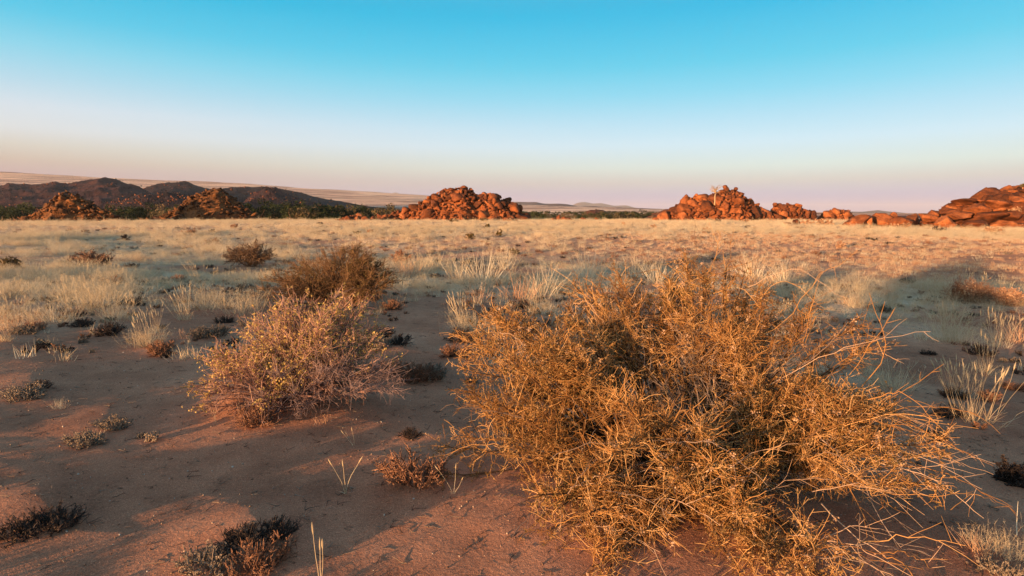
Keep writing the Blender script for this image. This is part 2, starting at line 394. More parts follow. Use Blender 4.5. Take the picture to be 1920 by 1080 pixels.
# ------------------------------------------------------------------ mesh accumulator
class Acc:
    def __init__(s): s.v = []; s.f = []; s.a = []; s.m = []; s.n = 0

    def add(s, v, f, a, mi=0):
        """v (n,3), f (m,4) quads or (m,3) tris, a (n,) attribute"""
        if f.shape[1] == 3: f = np.concatenate([f, -np.ones((len(f), 1), int)], 1)
        s.v.append(v); s.f.append(np.where(f >= 0, f + s.n, -1)); s.a.append(np.broadcast_to(a, (len(v),)))
        s.m.append(np.full(len(f), mi)); s.n += len(v)

    def tubes(s, P, Rr, var, sides=3, mi=0):
        N, K, _ = P.shape
        if N == 0: return
        T = np.gradient(P, axis=1); T /= np.linalg.norm(T, axis=2, keepdims=True) + 1e-9
        ref = np.zeros((N, 1, 3)); main = P[:, -1] - P[:, 0]
        k = np.argmin(np.abs(main), 1); ref[np.arange(N), 0, k] = 1
        U = np.cross(T, ref); U /= np.linalg.norm(U, axis=2, keepdims=True) + 1e-9
        V = np.cross(T, U)
        ang = np.arange(sides) * 2 * math.pi / sides
        v = P[:, :, None] + Rr[:, :, None, None] * (U[:, :, None] * np.cos(ang)[:, None] + V[:, :, None] * np.sin(ang)[:, None])
        idx = np.arange(N * K * sides).reshape(N, K, sides)
        a = idx[:, :-1]; b = idx[:, 1:]
        f = np.stack([a, np.roll(a, -1, 2), np.roll(b, -1, 2), b], -1).reshape(-1, 4)
        s.add(v.reshape(-1, 3), f, np.repeat(var, K * sides), mi)

    def ribbons(s, P, W, var, mi=0):
        """thin blades: P (N,K,3), W (N,K) widths; last point may be zero width"""
        N, K, _ = P.shape
        if N == 0: return
        T = P[:, -1] - P[:, 0]
        rd = rng.normal(size=(N, 3)); side = np.cross(T, rd); side /= np.linalg.norm(side, axis=1, keepdims=True) + 1e-9
        o = side[:, None] * W[:, :, None] * 0.5
        v = np.stack([P - o, P + o], 2)
        idx = np.arange(N * K * 2).reshape(N, K, 2)
        f = np.stack([idx[:, :-1, 0], idx[:, :-1, 1], idx[:, 1:, 1], idx[:, 1:, 0]], -1).reshape(-1, 4)
        s.add(v.reshape(-1, 3), f, np.repeat(var, K * 2), mi)

    def leaves(s, Cn, size, var, aspect=0.6, mi=0):
        N = len(Cn)
        if N == 0: return
        u = rng.normal(size=(N, 3)); u /= np.linalg.norm(u, axis=1, keepdims=True)
        q = rng.normal(size=(N, 3)); v_ = np.cross(u, q); v_ /= np.linalg.norm(v_, axis=1, keepdims=True)
        size = np.broadcast_to(size, (N,))[:, None]
        a = u * size; b = v_ * size * aspect
        v = np.stack([Cn - a, Cn - a * .1 + b, Cn + a, Cn - a * .1 - b], 1)
        s.add(v.reshape(-1, 3), np.arange(N * 4).reshape(N, 4), np.repeat(var, 4), mi)

    def mesh(s, name, mats, smooth=False):
        v = np.concatenate(s.v); f = np.concatenate(s.f); a = np.concatenate(s.a); mi = np.concatenate(s.m)
        me = bpy.data.meshes.new(name)
        ln = np.where(f[:, 3] >= 0, 4, 3)
        loops = f.reshape(-1); loops = loops[loops >= 0]
        me.vertices.add(len(v)); me.vertices.foreach_set('co', v.astype(np.float32).ravel())
        me.loops.add(len(loops)); me.loops.foreach_set('vertex_index', loops.astype(np.int32))
        me.polygons.add(len(f))
        st = np.concatenate([[0], np.cumsum(ln)[:-1]]).astype(np.int32)
        me.polygons.foreach_set('loop_start', st)
        me.polygons.foreach_set('material_index', mi.astype(np.int32))
        if smooth: me.polygons.foreach_set('use_smooth', np.ones(len(f), bool))
        me.update(calc_edges=True)
        at_ = me.attributes.new('var', 'FLOAT', 'POINT'); at_.data.foreach_set('value', a.astype(np.float32))
        for m in mats: me.materials.append(m)
        return me


def link(name, me, parent=None, loc=None, rot=None, scl=None):
    o = bpy.data.objects.new(name, me); C.objects.link(o)
    if parent: o.parent = parent
    if loc is not None: o.location = loc
    if rot is not None: o.rotation_euler = rot
    if scl is not None: o.scale = scl if hasattr(scl, '__len__') else (scl,) * 3
    return o


def tag(o, label=None, cat=None, group=None, kind=None):
    if label: o['label'] = label
    if cat: o['category'] = cat
    if group: o['group'] = group
    if kind: o['kind'] = kind
    return o


def norm(v): return v / (np.linalg.norm(v, axis=-1, keepdims=True) + 1e-9)


def grow(p, d, L, K, wig=0.25, grav=0.0):
    """polylines that wander: start p (N,3), direction d (N,3), length L (N,)"""
    p = np.array(p, float); d = norm(np.array(d, float)); out = [p.copy()]
    for i in range(K - 1):
        d = norm(d + rng.normal(size=d.shape) * wig + np.array((0, 0, grav)))
        p = p + d * (L / (K - 1))[:, None]; out.append(p.copy())
    return np.stack(out, 1)


def along(P, i, t):
    """point on polylines P[i] at t in 0..1, and its tangent"""
    K = P.shape[1]; x = t * (K - 1); k = np.minimum(x.astype(int), K - 2); f = (x - k)[:, None]
    a = P[i, k]; b = P[i, k + 1]
    return a * (1 - f) + b * f, norm(b - a)


def taper(N, K, r0, r1):
    t = np.linspace(0, 1, K); r0 = np.broadcast_to(r0, (N,)); r1 = np.broadcast_to(r1, (N,))
    return r0[:, None] * (1 - t) + r1[:, None] * t


# ------------------------------------------------------------------ geometry node scatter (uncountable stuff only)
def scatter(name, pts, rot, scl, idx, protos, label, cat):
    me = bpy.data.meshes.new(name); me.from_pydata([tuple(p) for p in pts], [], [])
    a = me.attributes.new('rot', 'FLOAT_VECTOR', 'POINT'); a.data.foreach_set('vector', np.asarray(rot, np.float32).ravel())
    a = me.attributes.new('scl', 'FLOAT', 'POINT'); a.data.foreach_set('value', np.asarray(scl, np.float32))
    a = me.attributes.new('pick', 'INT', 'POINT'); a.data.foreach_set('value', np.asarray(idx, np.int32))
    o = link(name, me); tag(o, label, cat, kind='stuff')
    g = bpy.data.node_groups.new(name + '_scatter', 'GeometryNodeTree')
    g.interface.new_socket('Geometry', in_out='INPUT', socket_type='NodeSocketGeometry')
    g.interface.new_socket('Geometry', in_out='OUTPUT', socket_type='NodeSocketGeometry')
    gi = g.nodes.new('NodeGroupInput'); go = g.nodes.new('NodeGroupOutput')
    iop = g.nodes.new('GeometryNodeInstanceOnPoints'); jn = g.nodes.new('GeometryNodeJoinGeometry')
    for pr in protos:
        oi = g.nodes.new('GeometryNodeObjectInfo'); oi.inputs['Object'].default_value = pr
        oi.inputs['As Instance'].default_value = True
        g.links.new(oi.outputs['Geometry'], jn.inputs[0])
    def attr(n, t):
        x = g.nodes.new('GeometryNodeInputNamedAttribute'); x.data_type = t; x.inputs[0].default_value = n
        return x.outputs[0]
    g.links.new(gi.outputs[0], iop.inputs['Points']); g.links.new(jn.outputs[0], iop.inputs['Instance'])
    iop.inputs['Pick Instance'].default_value = True
    g.links.new(attr('pick', 'INT'), iop.inputs['Instance Index'])
    g.links.new(attr('rot', 'FLOAT_VECTOR'), iop.inputs['Rotation'])
    g.links.new(attr('scl', 'FLOAT'), iop.inputs['Scale'])
    g.links.new(iop.outputs[0], go.inputs[0])
    md = o.modifiers.new('scatter', 'NODES'); md.node_group = g
    return o


def proto(name, me):
    return bpy.data.objects.new(name, me)       # never linked: a source for the scatter only


# ------------------------------------------------------------------ ground
def grass_cover(x, y):
    """0..1: how densely dry grass covers the plain"""
    r = np.hypot(x, y)
    px = 960 + F * x / np.maximum(y, 0.5)
    near = np.interp(px, [0, 300, 520, 640, 860, 1100, 1500, 1920], [10.5, 12, 12.5, 14, 12.5, 10, 8.5, 7.5])
    n = fbm(x * 0.35, y * 0.35, 71, 3); n2 = fbm(x * 0.09, y * 0.12, 77, 3)
    c = sstep(-2.5, 6, r - near + 3.2 * n) * (0.36 + 1.7 * n * (1 - sstep(17, 28, r)) + 0.3 * n + 0.4 * n2 + 0.15 * sstep(15, 24, r))
    # thin, sandy stretch on the right between the near grass and the far field
    thin = sstep(1050, 1450, px) * sstep(16, 19, r + n * 2) * (1 - sstep(34, 44, r + n2 * 5))
    c = c * (1 - 0.70 * thin)
    thin2 = (1 - sstep(1250, 1500, px)) * sstep(600, 800, px) * sstep(18, 20, r) * (1 - sstep(23, 27, r))
    c = c * (1 - 0.5 * thin2)
    far = sstep(28, 45, r); c = c * (1 - far) + far * (0.78 + 0.35 * n2)
    return np.clip(c, 0, 1)


def build_ground():
    def axis(n_neg, n_pos, a, lo, hi, c):
        un = -math.asinh((c - lo) / a); up = math.asinh((hi - c) / a)
        u = np.concatenate([np.linspace(un, 0, n_neg, endpoint=False), np.linspace(0, up, n_pos)])
        return c + a * np.sinh(u)
    xs = axis(260, 260, 1.3, -14000, 14000, 0.2)
    ys = axis(80, 380, 1.3, -9000, 15000, 2.3)
    X, Y = np.meshgrid(xs, ys); Z = height(X, Y)
    v = np.stack([X, Y, Z], -1).reshape(-1, 3)
    ny, nx = X.shape; idx = np.arange(nx * ny).reshape(ny, nx)
    f = np.stack([idx[:-1, :-1], idx[:-1, 1:], idx[1:, 1:], idx[1:, :-1]], -1).reshape(-1, 4)
    A = Acc(); A.add(v, f, grass_cover(X, Y).ravel())
    m, nt, b = newmat('sandy_ground', 0.95)
    m.cycles.use_bump_map_correction = False      # grains and stubble that face the low sun catch it
    P = geo_pos(nt)
    cov = nt.nodes.new('ShaderNodeAttribute'); cov.attribute_name = 'var'
    big = noise(nt, P, 0.55, 4); mid = noise(nt, P, 4.5, 5, 0.6); fine = noise(nt, P, 60, 4, 0.7); grit = noise(nt, P, 210, 2, 0.6)
    f1 = mth(nt, 'ADD', mth(nt, 'MULTIPLY', big, 0.5), mth(nt, 'ADD', mth(nt, 'MULTIPLY', mid, 0.25), mth(nt, 'MULTIPLY', fine, 0.25)))
    soil = ramp(nt, [(0.34, (0.20, 0.085, 0.052)), (0.44, (0.36, 0.165, 0.102)), (0.53, (0.47, 0.225, 0.14)), (0.64, (0.60, 0.32, 0.21))], f1)
    # scattered pale and dark grains
    grains = ramp(nt, [(0.30, (0.35, 0.32, 0.30)), (0.40, (0.85, 0.85, 0.85)), (0.60, (1.05, 1.05, 1.05)), (0.68, (1.8, 1.75, 1.7))], grit)
    soil = mixc(nt, 1.0, soil, grains, 'MULTIPLY')
    straw = ramp(nt, [(0.3, (0.42, 0.31, 0.20)), (0.55, (0.70, 0.57, 0.41)), (0.75, (0.82, 0.71, 0.54))], noise(nt, P, 1.1, 8, 0.7))
    # far plains beyond the river: shrubby bands
    mp = nt.nodes.new('ShaderNodeMapping'); mp.inputs['Scale'].default_value = (0.0012, 0.0045, 1)
    nt.links.new(P, mp.inputs[0])
    band = noise(nt, mp.outputs[0], 1.0, 9, 0.6)
    farc = ramp(nt, [(0.40, (0.07, 0.045, 0.045)), (0.465, (0.22, 0.13, 0.12)), (0.50, (0.58, 0.38, 0.31)), (0.57, (0.78, 0.60, 0.47))], band)
    ln = nt.nodes.new('ShaderNodeVectorMath'); ln.operation = 'LENGTH'; nt.links.new(P, ln.inputs[0])
    mr = nt.nodes.new('ShaderNodeMapRange'); nt.links.new(ln.outputs['Value'], mr.inputs[0])
    mr.inputs[1].default_value = 105; mr.inputs[2].default_value = 150
    cvf = mth(nt, 'MULTIPLY', cov.outputs['Fac'], mth(nt, 'ADD', 0.35, mth(nt, 'MULTIPLY', mid, 0.8)))
    cvf.node.use_clamp = True
    rel = mth(nt, 'ADD', 0.35, mth(nt, 'MULTIPLY', cvf, 0.65))
    col = mixc(nt, mr.outputs[0], mixc(nt, cvf, soil, straw), farc)
    nt.links.new(col, b.inputs['Base Color'])
    b0 = nt.nodes.new('ShaderNodeBump'); b0.inputs['Strength'].default_value = 1.0; b0.inputs['Distance'].default_value = 1.0
    mrn = nt.nodes.new('ShaderNodeMapRange'); nt.links.new(ln.outputs['Value'], mrn.inputs[0])
    mrn.inputs[1].default_value = 6; mrn.inputs[2].default_value = 16
    cvr = mth(nt, 'MULTIPLY', mth(nt, 'MAXIMUM', rel, 0.0), mrn.outputs[0])
    stub = mth(nt, 'MULTIPLY', mth(nt, 'MULTIPLY', noise(nt, P, 9.0, 3, 0.6), 0.16), mth(nt, 'MULTIPLY', cvr, mth(nt, 'SUBTRACT', 1.0, mr.outputs[0])))
    fstub = mth(nt, 'MULTIPLY', mth(nt, 'MULTIPLY', noise(nt, P, 0.15, 4, 0.6), 7.0), mr.outputs[0])
    nt.links.new(mth(nt, 'ADD', stub, fstub), b0.inputs['Height'])
    bp = nt.nodes.new('ShaderNodeBump'); bp.inputs['Strength'].default_value = 1.0; bp.inputs['Distance'].default_value = 0.0024
    nt.links.new(b0.outputs[0], bp.inputs['Normal'])
    hh = mth(nt, 'ADD', mth(nt, 'MULTIPLY', fine, 1.9), mth(nt, 'ADD', mth(nt, 'MULTIPLY', mid, 3.5), mth(nt, 'MULTIPLY', grit, 0.5)))
    nt.links.new(hh, bp.inputs['Height']); nt.links.new(bp.outputs[0], b.inputs['Normal'])
    o = link('ground', A.mesh('ground', [m], True)); tag(o, 'reddish sandy plain with dry grass running to the horizon', None, kind='structure')


build_ground()


# ------------------------------------------------------------------ hills
def hill_sheet(name, label, prof, r0, depth, mat, nx=260, ny=70, rough=0.20, nscale=0.02, seed=0, sub=14):
    """a ridge whose crest follows prof [(px, py)] at depth r0; it has front and back slopes"""
    prof = np.array(prof, float)
    px = np.linspace(prof[0, 0], prof[-1, 0], nx)
    py = np.interp(px, prof[:, 0], prof[:, 1])
    t = np.linspace(-1, 1, ny)
    PX, T = np.meshgrid(px, t)
    rx = (PX - 960) / F
    Yw = r0 + T * depth
    X = rx * Yw
    crest = (400 - py) / F * r0 + CAM_H
    G = height(X, Yw)
    Hc = np.maximum(crest[None, :] - height(rx * r0, np.full_like(Yw, r0)), 0)
    shape = np.clip(1 - np.abs(T) ** 1.35, 0, 1)
    n = 0.5 - 1.6 * np.abs(fbm(X * nscale, Yw * nscale * 0.6, 100 + seed, 5))
    Z = G + Hc * shape * (1 + rough * 2.2 * n * (1 - 0.75 * shape)) + Hc * rough * 0.5 * fbm(X * nscale * 4, Yw * nscale * 4, 130 + seed, 4) * (shape > 0.02)
    Z -= sub * 0.02 * (1 - shape)
    v = np.stack([X, Yw, Z], -1).reshape(-1, 3); idx = np.arange(nx * ny).reshape(ny, nx)
    f = np.stack([idx[:-1, :-1], idx[:-1, 1:], idx[1:, 1:], idx[1:, :-1]], -1).reshape(-1, 4)
    A = Acc(); A.add(v, f, 0.5)
    o = link(name, A.mesh(name, [mat], True)); tag(o, label, None, kind='structure')
    return v.reshape(ny, nx, 3)


HV = []
HV.append(hill_sheet('hill', 'dark rocky hills on the left beyond the river trees',
    [(-260, 398), (-120, 366), (-20, 352), (30, 347), (75, 349), (115, 345), (140, 349), (165, 343), (195, 338), (230, 340), (262, 350), (290, 362), (320, 378), (345, 398)],
    620, 190, M['shade_rock'], seed=1))
HV.append(hill_sheet('hill', 'dark low hill with a flat top between the two left rock piles',
    [(225, 398), (270, 360), (300, 349), (335, 345), (362, 345), (392, 354), (425, 357), (450, 353), (490, 352), (530, 354), (560, 362), (600, 372), (650, 380), (720, 392), (760, 399)],
    850, 230, M['shade_rock'], seed=2))
HV.append(hill_sheet('hill', 'low reddish stony rise in front of the dark left hills',
    [(190, 400), (225, 381), (262, 370), (275, 364), (300, 365), (320, 362), (345, 366), (380, 380), (400, 398)],
    430, 70, M['shade_rock'], seed=3, nscale=0.05, rough=0.2))
HV.append(hill_sheet('hill', 'low dark rise to the left of the large central rock pile',
    [(440, 402), (480, 365), (510, 354), (522, 354), (540, 364), (580, 378), (640, 390), (700, 399)],
    520, 80, M['shade_rock'], seed=4, nscale=0.04, rough=0.2))
hill_sheet('hill', 'low red mound beyond the river trees in the gap between the rock piles',
    [(1080, 404), (1100, 396), (1115, 393), (1130, 395), (1150, 404)], 420, 30, M['red_rock'], 80, 30, seed=5, nscale=0.1)
hill_sheet('hill', 'small red rise behind the left foot of the boulder pile with the tree',
    [(1205, 406), (1235, 397), (1260, 391), (1290, 392), (1330, 404)], 240, 18, M['red_rock'], 80, 30, seed=6, nscale=0.2)
hill_sheet('hill', 'brown low hills on the skyline between the rock piles',
    [(930, 392), (970, 380), (1005, 379), (1020, 383), (1045, 382), (1062, 383), (1085, 388), (1110, 387), (1150, 391), (1200, 392), (1280, 397), (1420, 402)],
    2600, 350, M['far_rock'], 200, 40, seed=7, nscale=0.004)
hill_sheet('hill', 'faint blue mountains on the horizon between the rock piles',
    [(690, 392), (730, 366), (745, 361), (760, 367), (800, 372), (1000, 392), (1070, 386), (1082, 380), (1096, 379), (1110, 382), (1125, 381), (1150, 386), (1172, 385), (1190, 390), (1240, 393), (1300, 397), (1420, 401), (1500, 401)],
    9000, 900, M['far_rock'], 200, 40, seed=8, nscale=0.001, rough=0.03)
hill_sheet('hill', 'mauve flat topped hills on the right horizon',
    [(1500, 402), (1560, 396), (1610, 397), (1640, 394), (1655, 396), (1700, 400), (1730, 403), (1800, 404)],
    5200, 500, M['far_rock'], 160, 40, seed=9, nscale=0.002, rough=0.05)


# ------------------------------------------------------------------ boulders
def boulder_mesh(name, seed, sub, mat, flat=0.0, cuts=12, rough=0.09, smooth=False):
    r_ = np.random.default_rng(seed)
    bm = bmesh.new(); bmesh.ops.create_icosphere(bm, subdivisions=sub, radius=1.0)
    v = np.array([w_.co[:] for w_ in bm.verts])
    faces = np.array([[x.index for x in f.verts] for f in bm.faces]); bm.free()
    for _ in range(cuts):
        n = norm(r_.normal(size=3)); d = r_.uniform(0.5, 0.85)
        e = v @ n - d; v = v - np.where(e > 0, e * 0.96, 0)[:, None] * n
    k = [r_.normal(size=3) * s for s in (1.6, 2.2, 3.4, 5.5, 8.0)]
    for i, kk in enumerate(k):
        v = v * (1 + rough / (1 + i * 0.8) * np.sin(v @ kk + r_.uniform(0, 6))[:, None])
    for _ in range(2):        # joints
        n = norm(r_.normal(size=3)); g = v @ n - r_.uniform(-0.35, 0.35); v = v * (1 - 0.10 * np.exp(-(g / 0.07) ** 2))[:, None]
    v = v * np.array((1.18, r_.uniform(0.65, 1.1), r_.uniform(0.6, 1.0) * (1 - flat)))
    A = Acc(); A.add(v, faces, 0.5)
    return A.mesh(name, [mat], smooth), v, faces


RB = [boulder_mesh('boulder', 200 + i, 3, M['red_rock']) for i in range(12)]
OB = [boulder_mesh('slab', 240 + i, 3, M['ochre_rock'], 0.35, 9) for i in range(9)]
NB = [boulder_mesh('boulder', 280 + i, 4, M['near_rock'], 0.05, 9, 0.09, True) for i in range(8)]
ROCKP = [boulder_mesh('stone', 300 + i, 1, M['red_rock'], 0.1, 5) for i in range(5)]


def pile(label, group, prof, Y0, basepy, kit, mat, smin, smax, n, slab=False, extras=(), depthk=0.95, seed=0, rubble=500, gap=0.46):
    r_ = np.random.default_rng(seed)
    prof = np.array(prof, float)
    xs = np.array([ray(p, q)[0] * Y0 for p, q in prof]); zs = np.array([CAM_H + H0 + ray(p, q)[1] * Y0 for p, q in prof])
    cx = float((xs[0] + xs[-1]) / 2); gz = hz(cx, Y0)
    root = link('rock_outcrop', None, None, (cx, Y0, gz)); tag(root, label, 'rock pile', group)
    base = CAM_H + H0 + ray(960, basepy)[1] * Y0
    xx = np.linspace(xs[0], xs[-1], 90)
    Ht = lambda x: np.maximum(np.interp(x, xs, zs, left=gz, right=gz) - gz, 0.05)
    Dp = lambda x: np.maximum(Ht(x) * depthk, 1.0)
    surf = lambda x, t: gz + Ht(x) * np.clip(1 - np.abs(t) ** 1.35, 0, 1)
    T = np.linspace(-1.15, 1.15, 40); X, TT = np.meshgrid(xx, T)
    Yw = Y0 + TT * Dp(X)
    Z = surf(X, TT) * 1.0 - 0.45 * smax - 0.1 + 0.6 * smax * fbm(X * 0.9, Yw * 0.9, seed, 4)
    v = np.stack([X - cx, Yw - Y0, Z - gz], -1).reshape(-1, 3); idx = np.arange(X.size).reshape(X.shape)
    f = np.stack([idx[:-1, :-1], idx[:-1, 1:], idx[1:, 1:], idx[1:, :-1]], -1).reshape(-1, 4)
    A = Acc(); A.add(v, f, 0.5); link('bedrock', A.mesh('bedrock', [mat], True), root)
    placed = []
    def put(p, s, me, rot, sc=None):
        link('boulder', me, root, (p[0] - cx, p[1] - Y0, p[2] - gz), rot, (s, s, s) if sc is None else sc)
    for (ex, ey, ew, eh, er) in extras:
        ww = ew / F * Y0 / 2; hh = eh / F * Y0 / 2
        q = at(ex, ey, Y0 - 0.2); q[2] += H0
        me = kit[r_.integers(len(kit))][0]
        put(q, 1, me, (0, R(er), r_.uniform(0, 6)), (ww * 1.05, ww * 1.0, hh * 1.25)); placed.append((*q, (ww + hh) / 2))
    cand = np.concatenate([np.full(5, smax * (1.0 if slab else 1.5)), smax * r_.uniform(0.7 if slab else 0.85, 0.9 if slab else 1.3, n // 10), smax * r_.uniform(0.5, 0.8, n // 5), r_.uniform(smin * 0.8, smax * 0.5, n * 30)])
    # spread the sizes so that big, middling and small ones all find room
    cnt = 0
    PL = np.array(placed) if placed else np.zeros((0, 4))
    for s in cand:
        if cnt >= n: break
        x = r_.uniform(xs[0] - s * .3, xs[-1] + s * .3); t = r_.triangular(-1.12, -0.35, 0.7)
        y = Y0 + t * Dp(x); z = float(surf(x, t)) - 0.05 * s - (0.25 * s if abs(t) < 0.25 else 0)
        z = max(z, gz + s * 0.15)
        if len(PL):
            d = np.linalg.norm(PL[:, :3] - (x, y, z), axis=1)
            if (d < gap * (PL[:, 3] + s)).any(): continue
        PL = np.vstack([PL, (x, y, z, s)]); cnt += 1
        me = kit[r_.integers(len(kit))][0]
        rot = (r_.normal() * 0.25, r_.normal() * 0.25 + (0.35 if slab else 0), r_.uniform(0, 6.3)) if slab else (r_.normal() * 0.6, r_.normal() * 0.6, r_.uniform(0, 6.3))
        put((x, y, z), s, me, rot)
    # small rubble wedged between: one part
    A = Acc(); kitr = [ROCKP[i][1:] for i in range(5)]
    for i in range(rubble):
        x = r_.uniform(xs[0] - 1.0, xs[-1] + 1.0); t = r_.uniform(-1.35, 0.3)
        s = smin * r_.uniform(0.25, 0.85)
        y = Y0 + t * Dp(x); z = max(float(surf(x, t)), hz(x, y)) - 0.1 * s - (0.12 if abs(t) < 1.0 else 0)
        vv, ff = kitr[i % 5]; a_ = r_.uniform(0, 6.3); c_, s_ = math.cos(a_), math.sin(a_)
        rv = np.stack([vv[:, 0] * c_ - vv[:, 1] * s_, vv[:, 0] * s_ + vv[:, 1] * c_, vv[:, 2]], -1) * s
        A.add(rv + (x - cx, y - Y0, z - gz), ff, 0.5)
    ru = link('rubble', A.mesh('rubble', [mat], True), root); ru['kind'] = 'stuff'
    return root


GP = 'boulder piles standing on the plain'
pile('pointed pile of dark orange stones furthest to the left of the plain', GP,
     [(18, 417), (50, 406), (80, 392), (95, 378), (112, 364), (124, 357), (135, 364), (146, 362), (156, 372), (185, 386), (215, 401), (240, 413)],
     92, 418, OB, M['ochre_rock'], 0.22, 0.75, 230, True, [(122, 361, 12, 8, 10), (143, 367, 14, 9, -10), (132, 381, 14, 10, 5)], seed=5, rubble=700)
pile('cone shaped pile of ochre slabs with a rounded top, second from the left', GP,
     [(270, 414), (300, 404), (330, 392), (350, 374), (370, 362), (390, 354), (403, 350), (418, 354), (432, 366), (450, 380), (470, 396), (486, 412)],
     108, 413, OB, M['ochre_rock'], 0.24, 0.8, 240, True, seed=6, rubble=800)
pile('broad central pile of red boulders with twin peaks', GP,
     [(700, 413), (730, 402), (765, 390), (790, 378), (812, 364), (838, 354), (860, 351), (872, 348), (884, 356), (896, 366), (912, 363), (926, 361), (945, 372), (962, 382), (976, 396), (988, 411)],
     104, 415, RB, M['red_rock'], 0.3, 1.0, 290, False,
     [(846, 356, 15, 11, 0), (872, 352, 14, 11, 0), (876, 370, 22, 16, 10), (888, 364, 10, 9, 0), (916, 366, 15, 10, 0), (833, 361, 10, 9, 0), (890, 384, 26, 22, 0), (857, 366, 14, 12, 0)], seed=8, rubble=900)
pile('tall pile of big orange boulders with a small tree growing on it', GP,
     [(1232, 412), (1250, 403), (1268, 392), (1285, 378), (1300, 368), (1330, 366), (1348, 362), (1362, 354), (1378, 357), (1392, 364), (1402, 378), (1420, 386), (1436, 398), (1452, 410)],
     100, 413, RB, M['red_rock'], 0.35, 1.05, 250, False,
     [(1284, 373, 12, 15, 10), (1319, 371, 30, 20, 0), (1298, 385, 20, 15, 10), (1305, 366, 8, 7, 0), (1379, 355, 8, 7, 0), (1387, 364, 16, 12, 10), (1407, 380, 13, 18, 0), (1361, 353, 12, 9, 20), (1355, 385, 20, 15, 15), (1338, 394, 14, 11, 0), (1370, 400, 20, 14, 0), (1369, 367, 24, 16, 0)], seed=9, rubble=700)
pile('lower boulder pile with a leaning top rock, right beside the tall pile', GP,
     [(1430, 411), (1445, 392), (1453, 384), (1470, 383), (1488, 384), (1500, 390), (1512, 396), (1526, 410)],
     103, 411, RB, M['red_rock'], 0.3, 0.8, 110, False, [(1497, 387, 18, 13, 35), (1453, 384, 11, 7, 0), (1478, 390, 14, 12, 0)], seed=10, rubble=300)
pile('small flat topped heap of red stones at the right end of the row', GP,
     [(1532, 411), (1545, 399), (1556, 393), (1575, 393), (1592, 394), (1599, 408)],
     106, 411, RB, M['red_rock'], 0.25, 0.6, 80, False, seed=12, rubble=250)
pile('low scatter of red stones just left of the broad central pile', GP,
     [(632, 415), (645, 409), (660, 404), (672, 403), (684, 410), (696, 415)], 98, 415, RB, M['red_rock'], 0.2, 0.55, 60, seed=13, rubble=200)
pile('tiny heap of red stones on the edge of the plain near the middle', GP,
     [(1036, 415), (1048, 408), (1060, 407), (1072, 415)], 98, 415, RB, M['red_rock'], 0.2, 0.5, 26, seed=14, rubble=80)


def lone(px, py, w_, h_, rot, label, kit=None, group='single boulders lying on the plain', Y=None, k=0):
    if Y is None: X, Y = gp(px, py)
    X = ray(px, py)[0] * Y
    kit = kit or RB
    s = w_ / F * Y / 2; sh = h_ / F * Y / 2
    o = link('boulder', kit[k % len(kit)][0], None, (X, Y, hz(X, Y) + sh * 0.6), (0, R(rot), k * 1.3), (s, s * 0.8, sh * 1.25))
    tag(o, label, 'boulder', group)


lone(215, 416, 15, 9, 5, 'orange boulder on the ground between the two left rock piles')
lone(231, 414, 8, 6, 0, 'small pale boulder right of the orange one between the two left piles', k=1)
lone(196, 417, 9, 6, 0, 'small red boulder at the right foot of the leftmost pile', k=2)
lone(250, 412, 9, 8, 0, 'upright brown boulder midway between the two left piles', k=3)
lone(1094, 414, 11, 8, 5, 'small red boulder alone at the plain edge in the middle gap', k=4)
lone(1119, 414, 7, 6, 0, 'tiny pale red boulder next to the lone one in the middle gap', k=5)
lone(1494, 423, 24, 13, -18, 'low orange boulder lying in the grass in front of the small right piles', k=6, kit=NB)
lone(1478, 425, 14, 8, -10, 'flat orange stone leaning against the low boulder in the grass', k=2, kit=NB)
lone(500, 412, 9, 7, 0, 'small orange boulder right of the cone shaped slab pile', k=7)


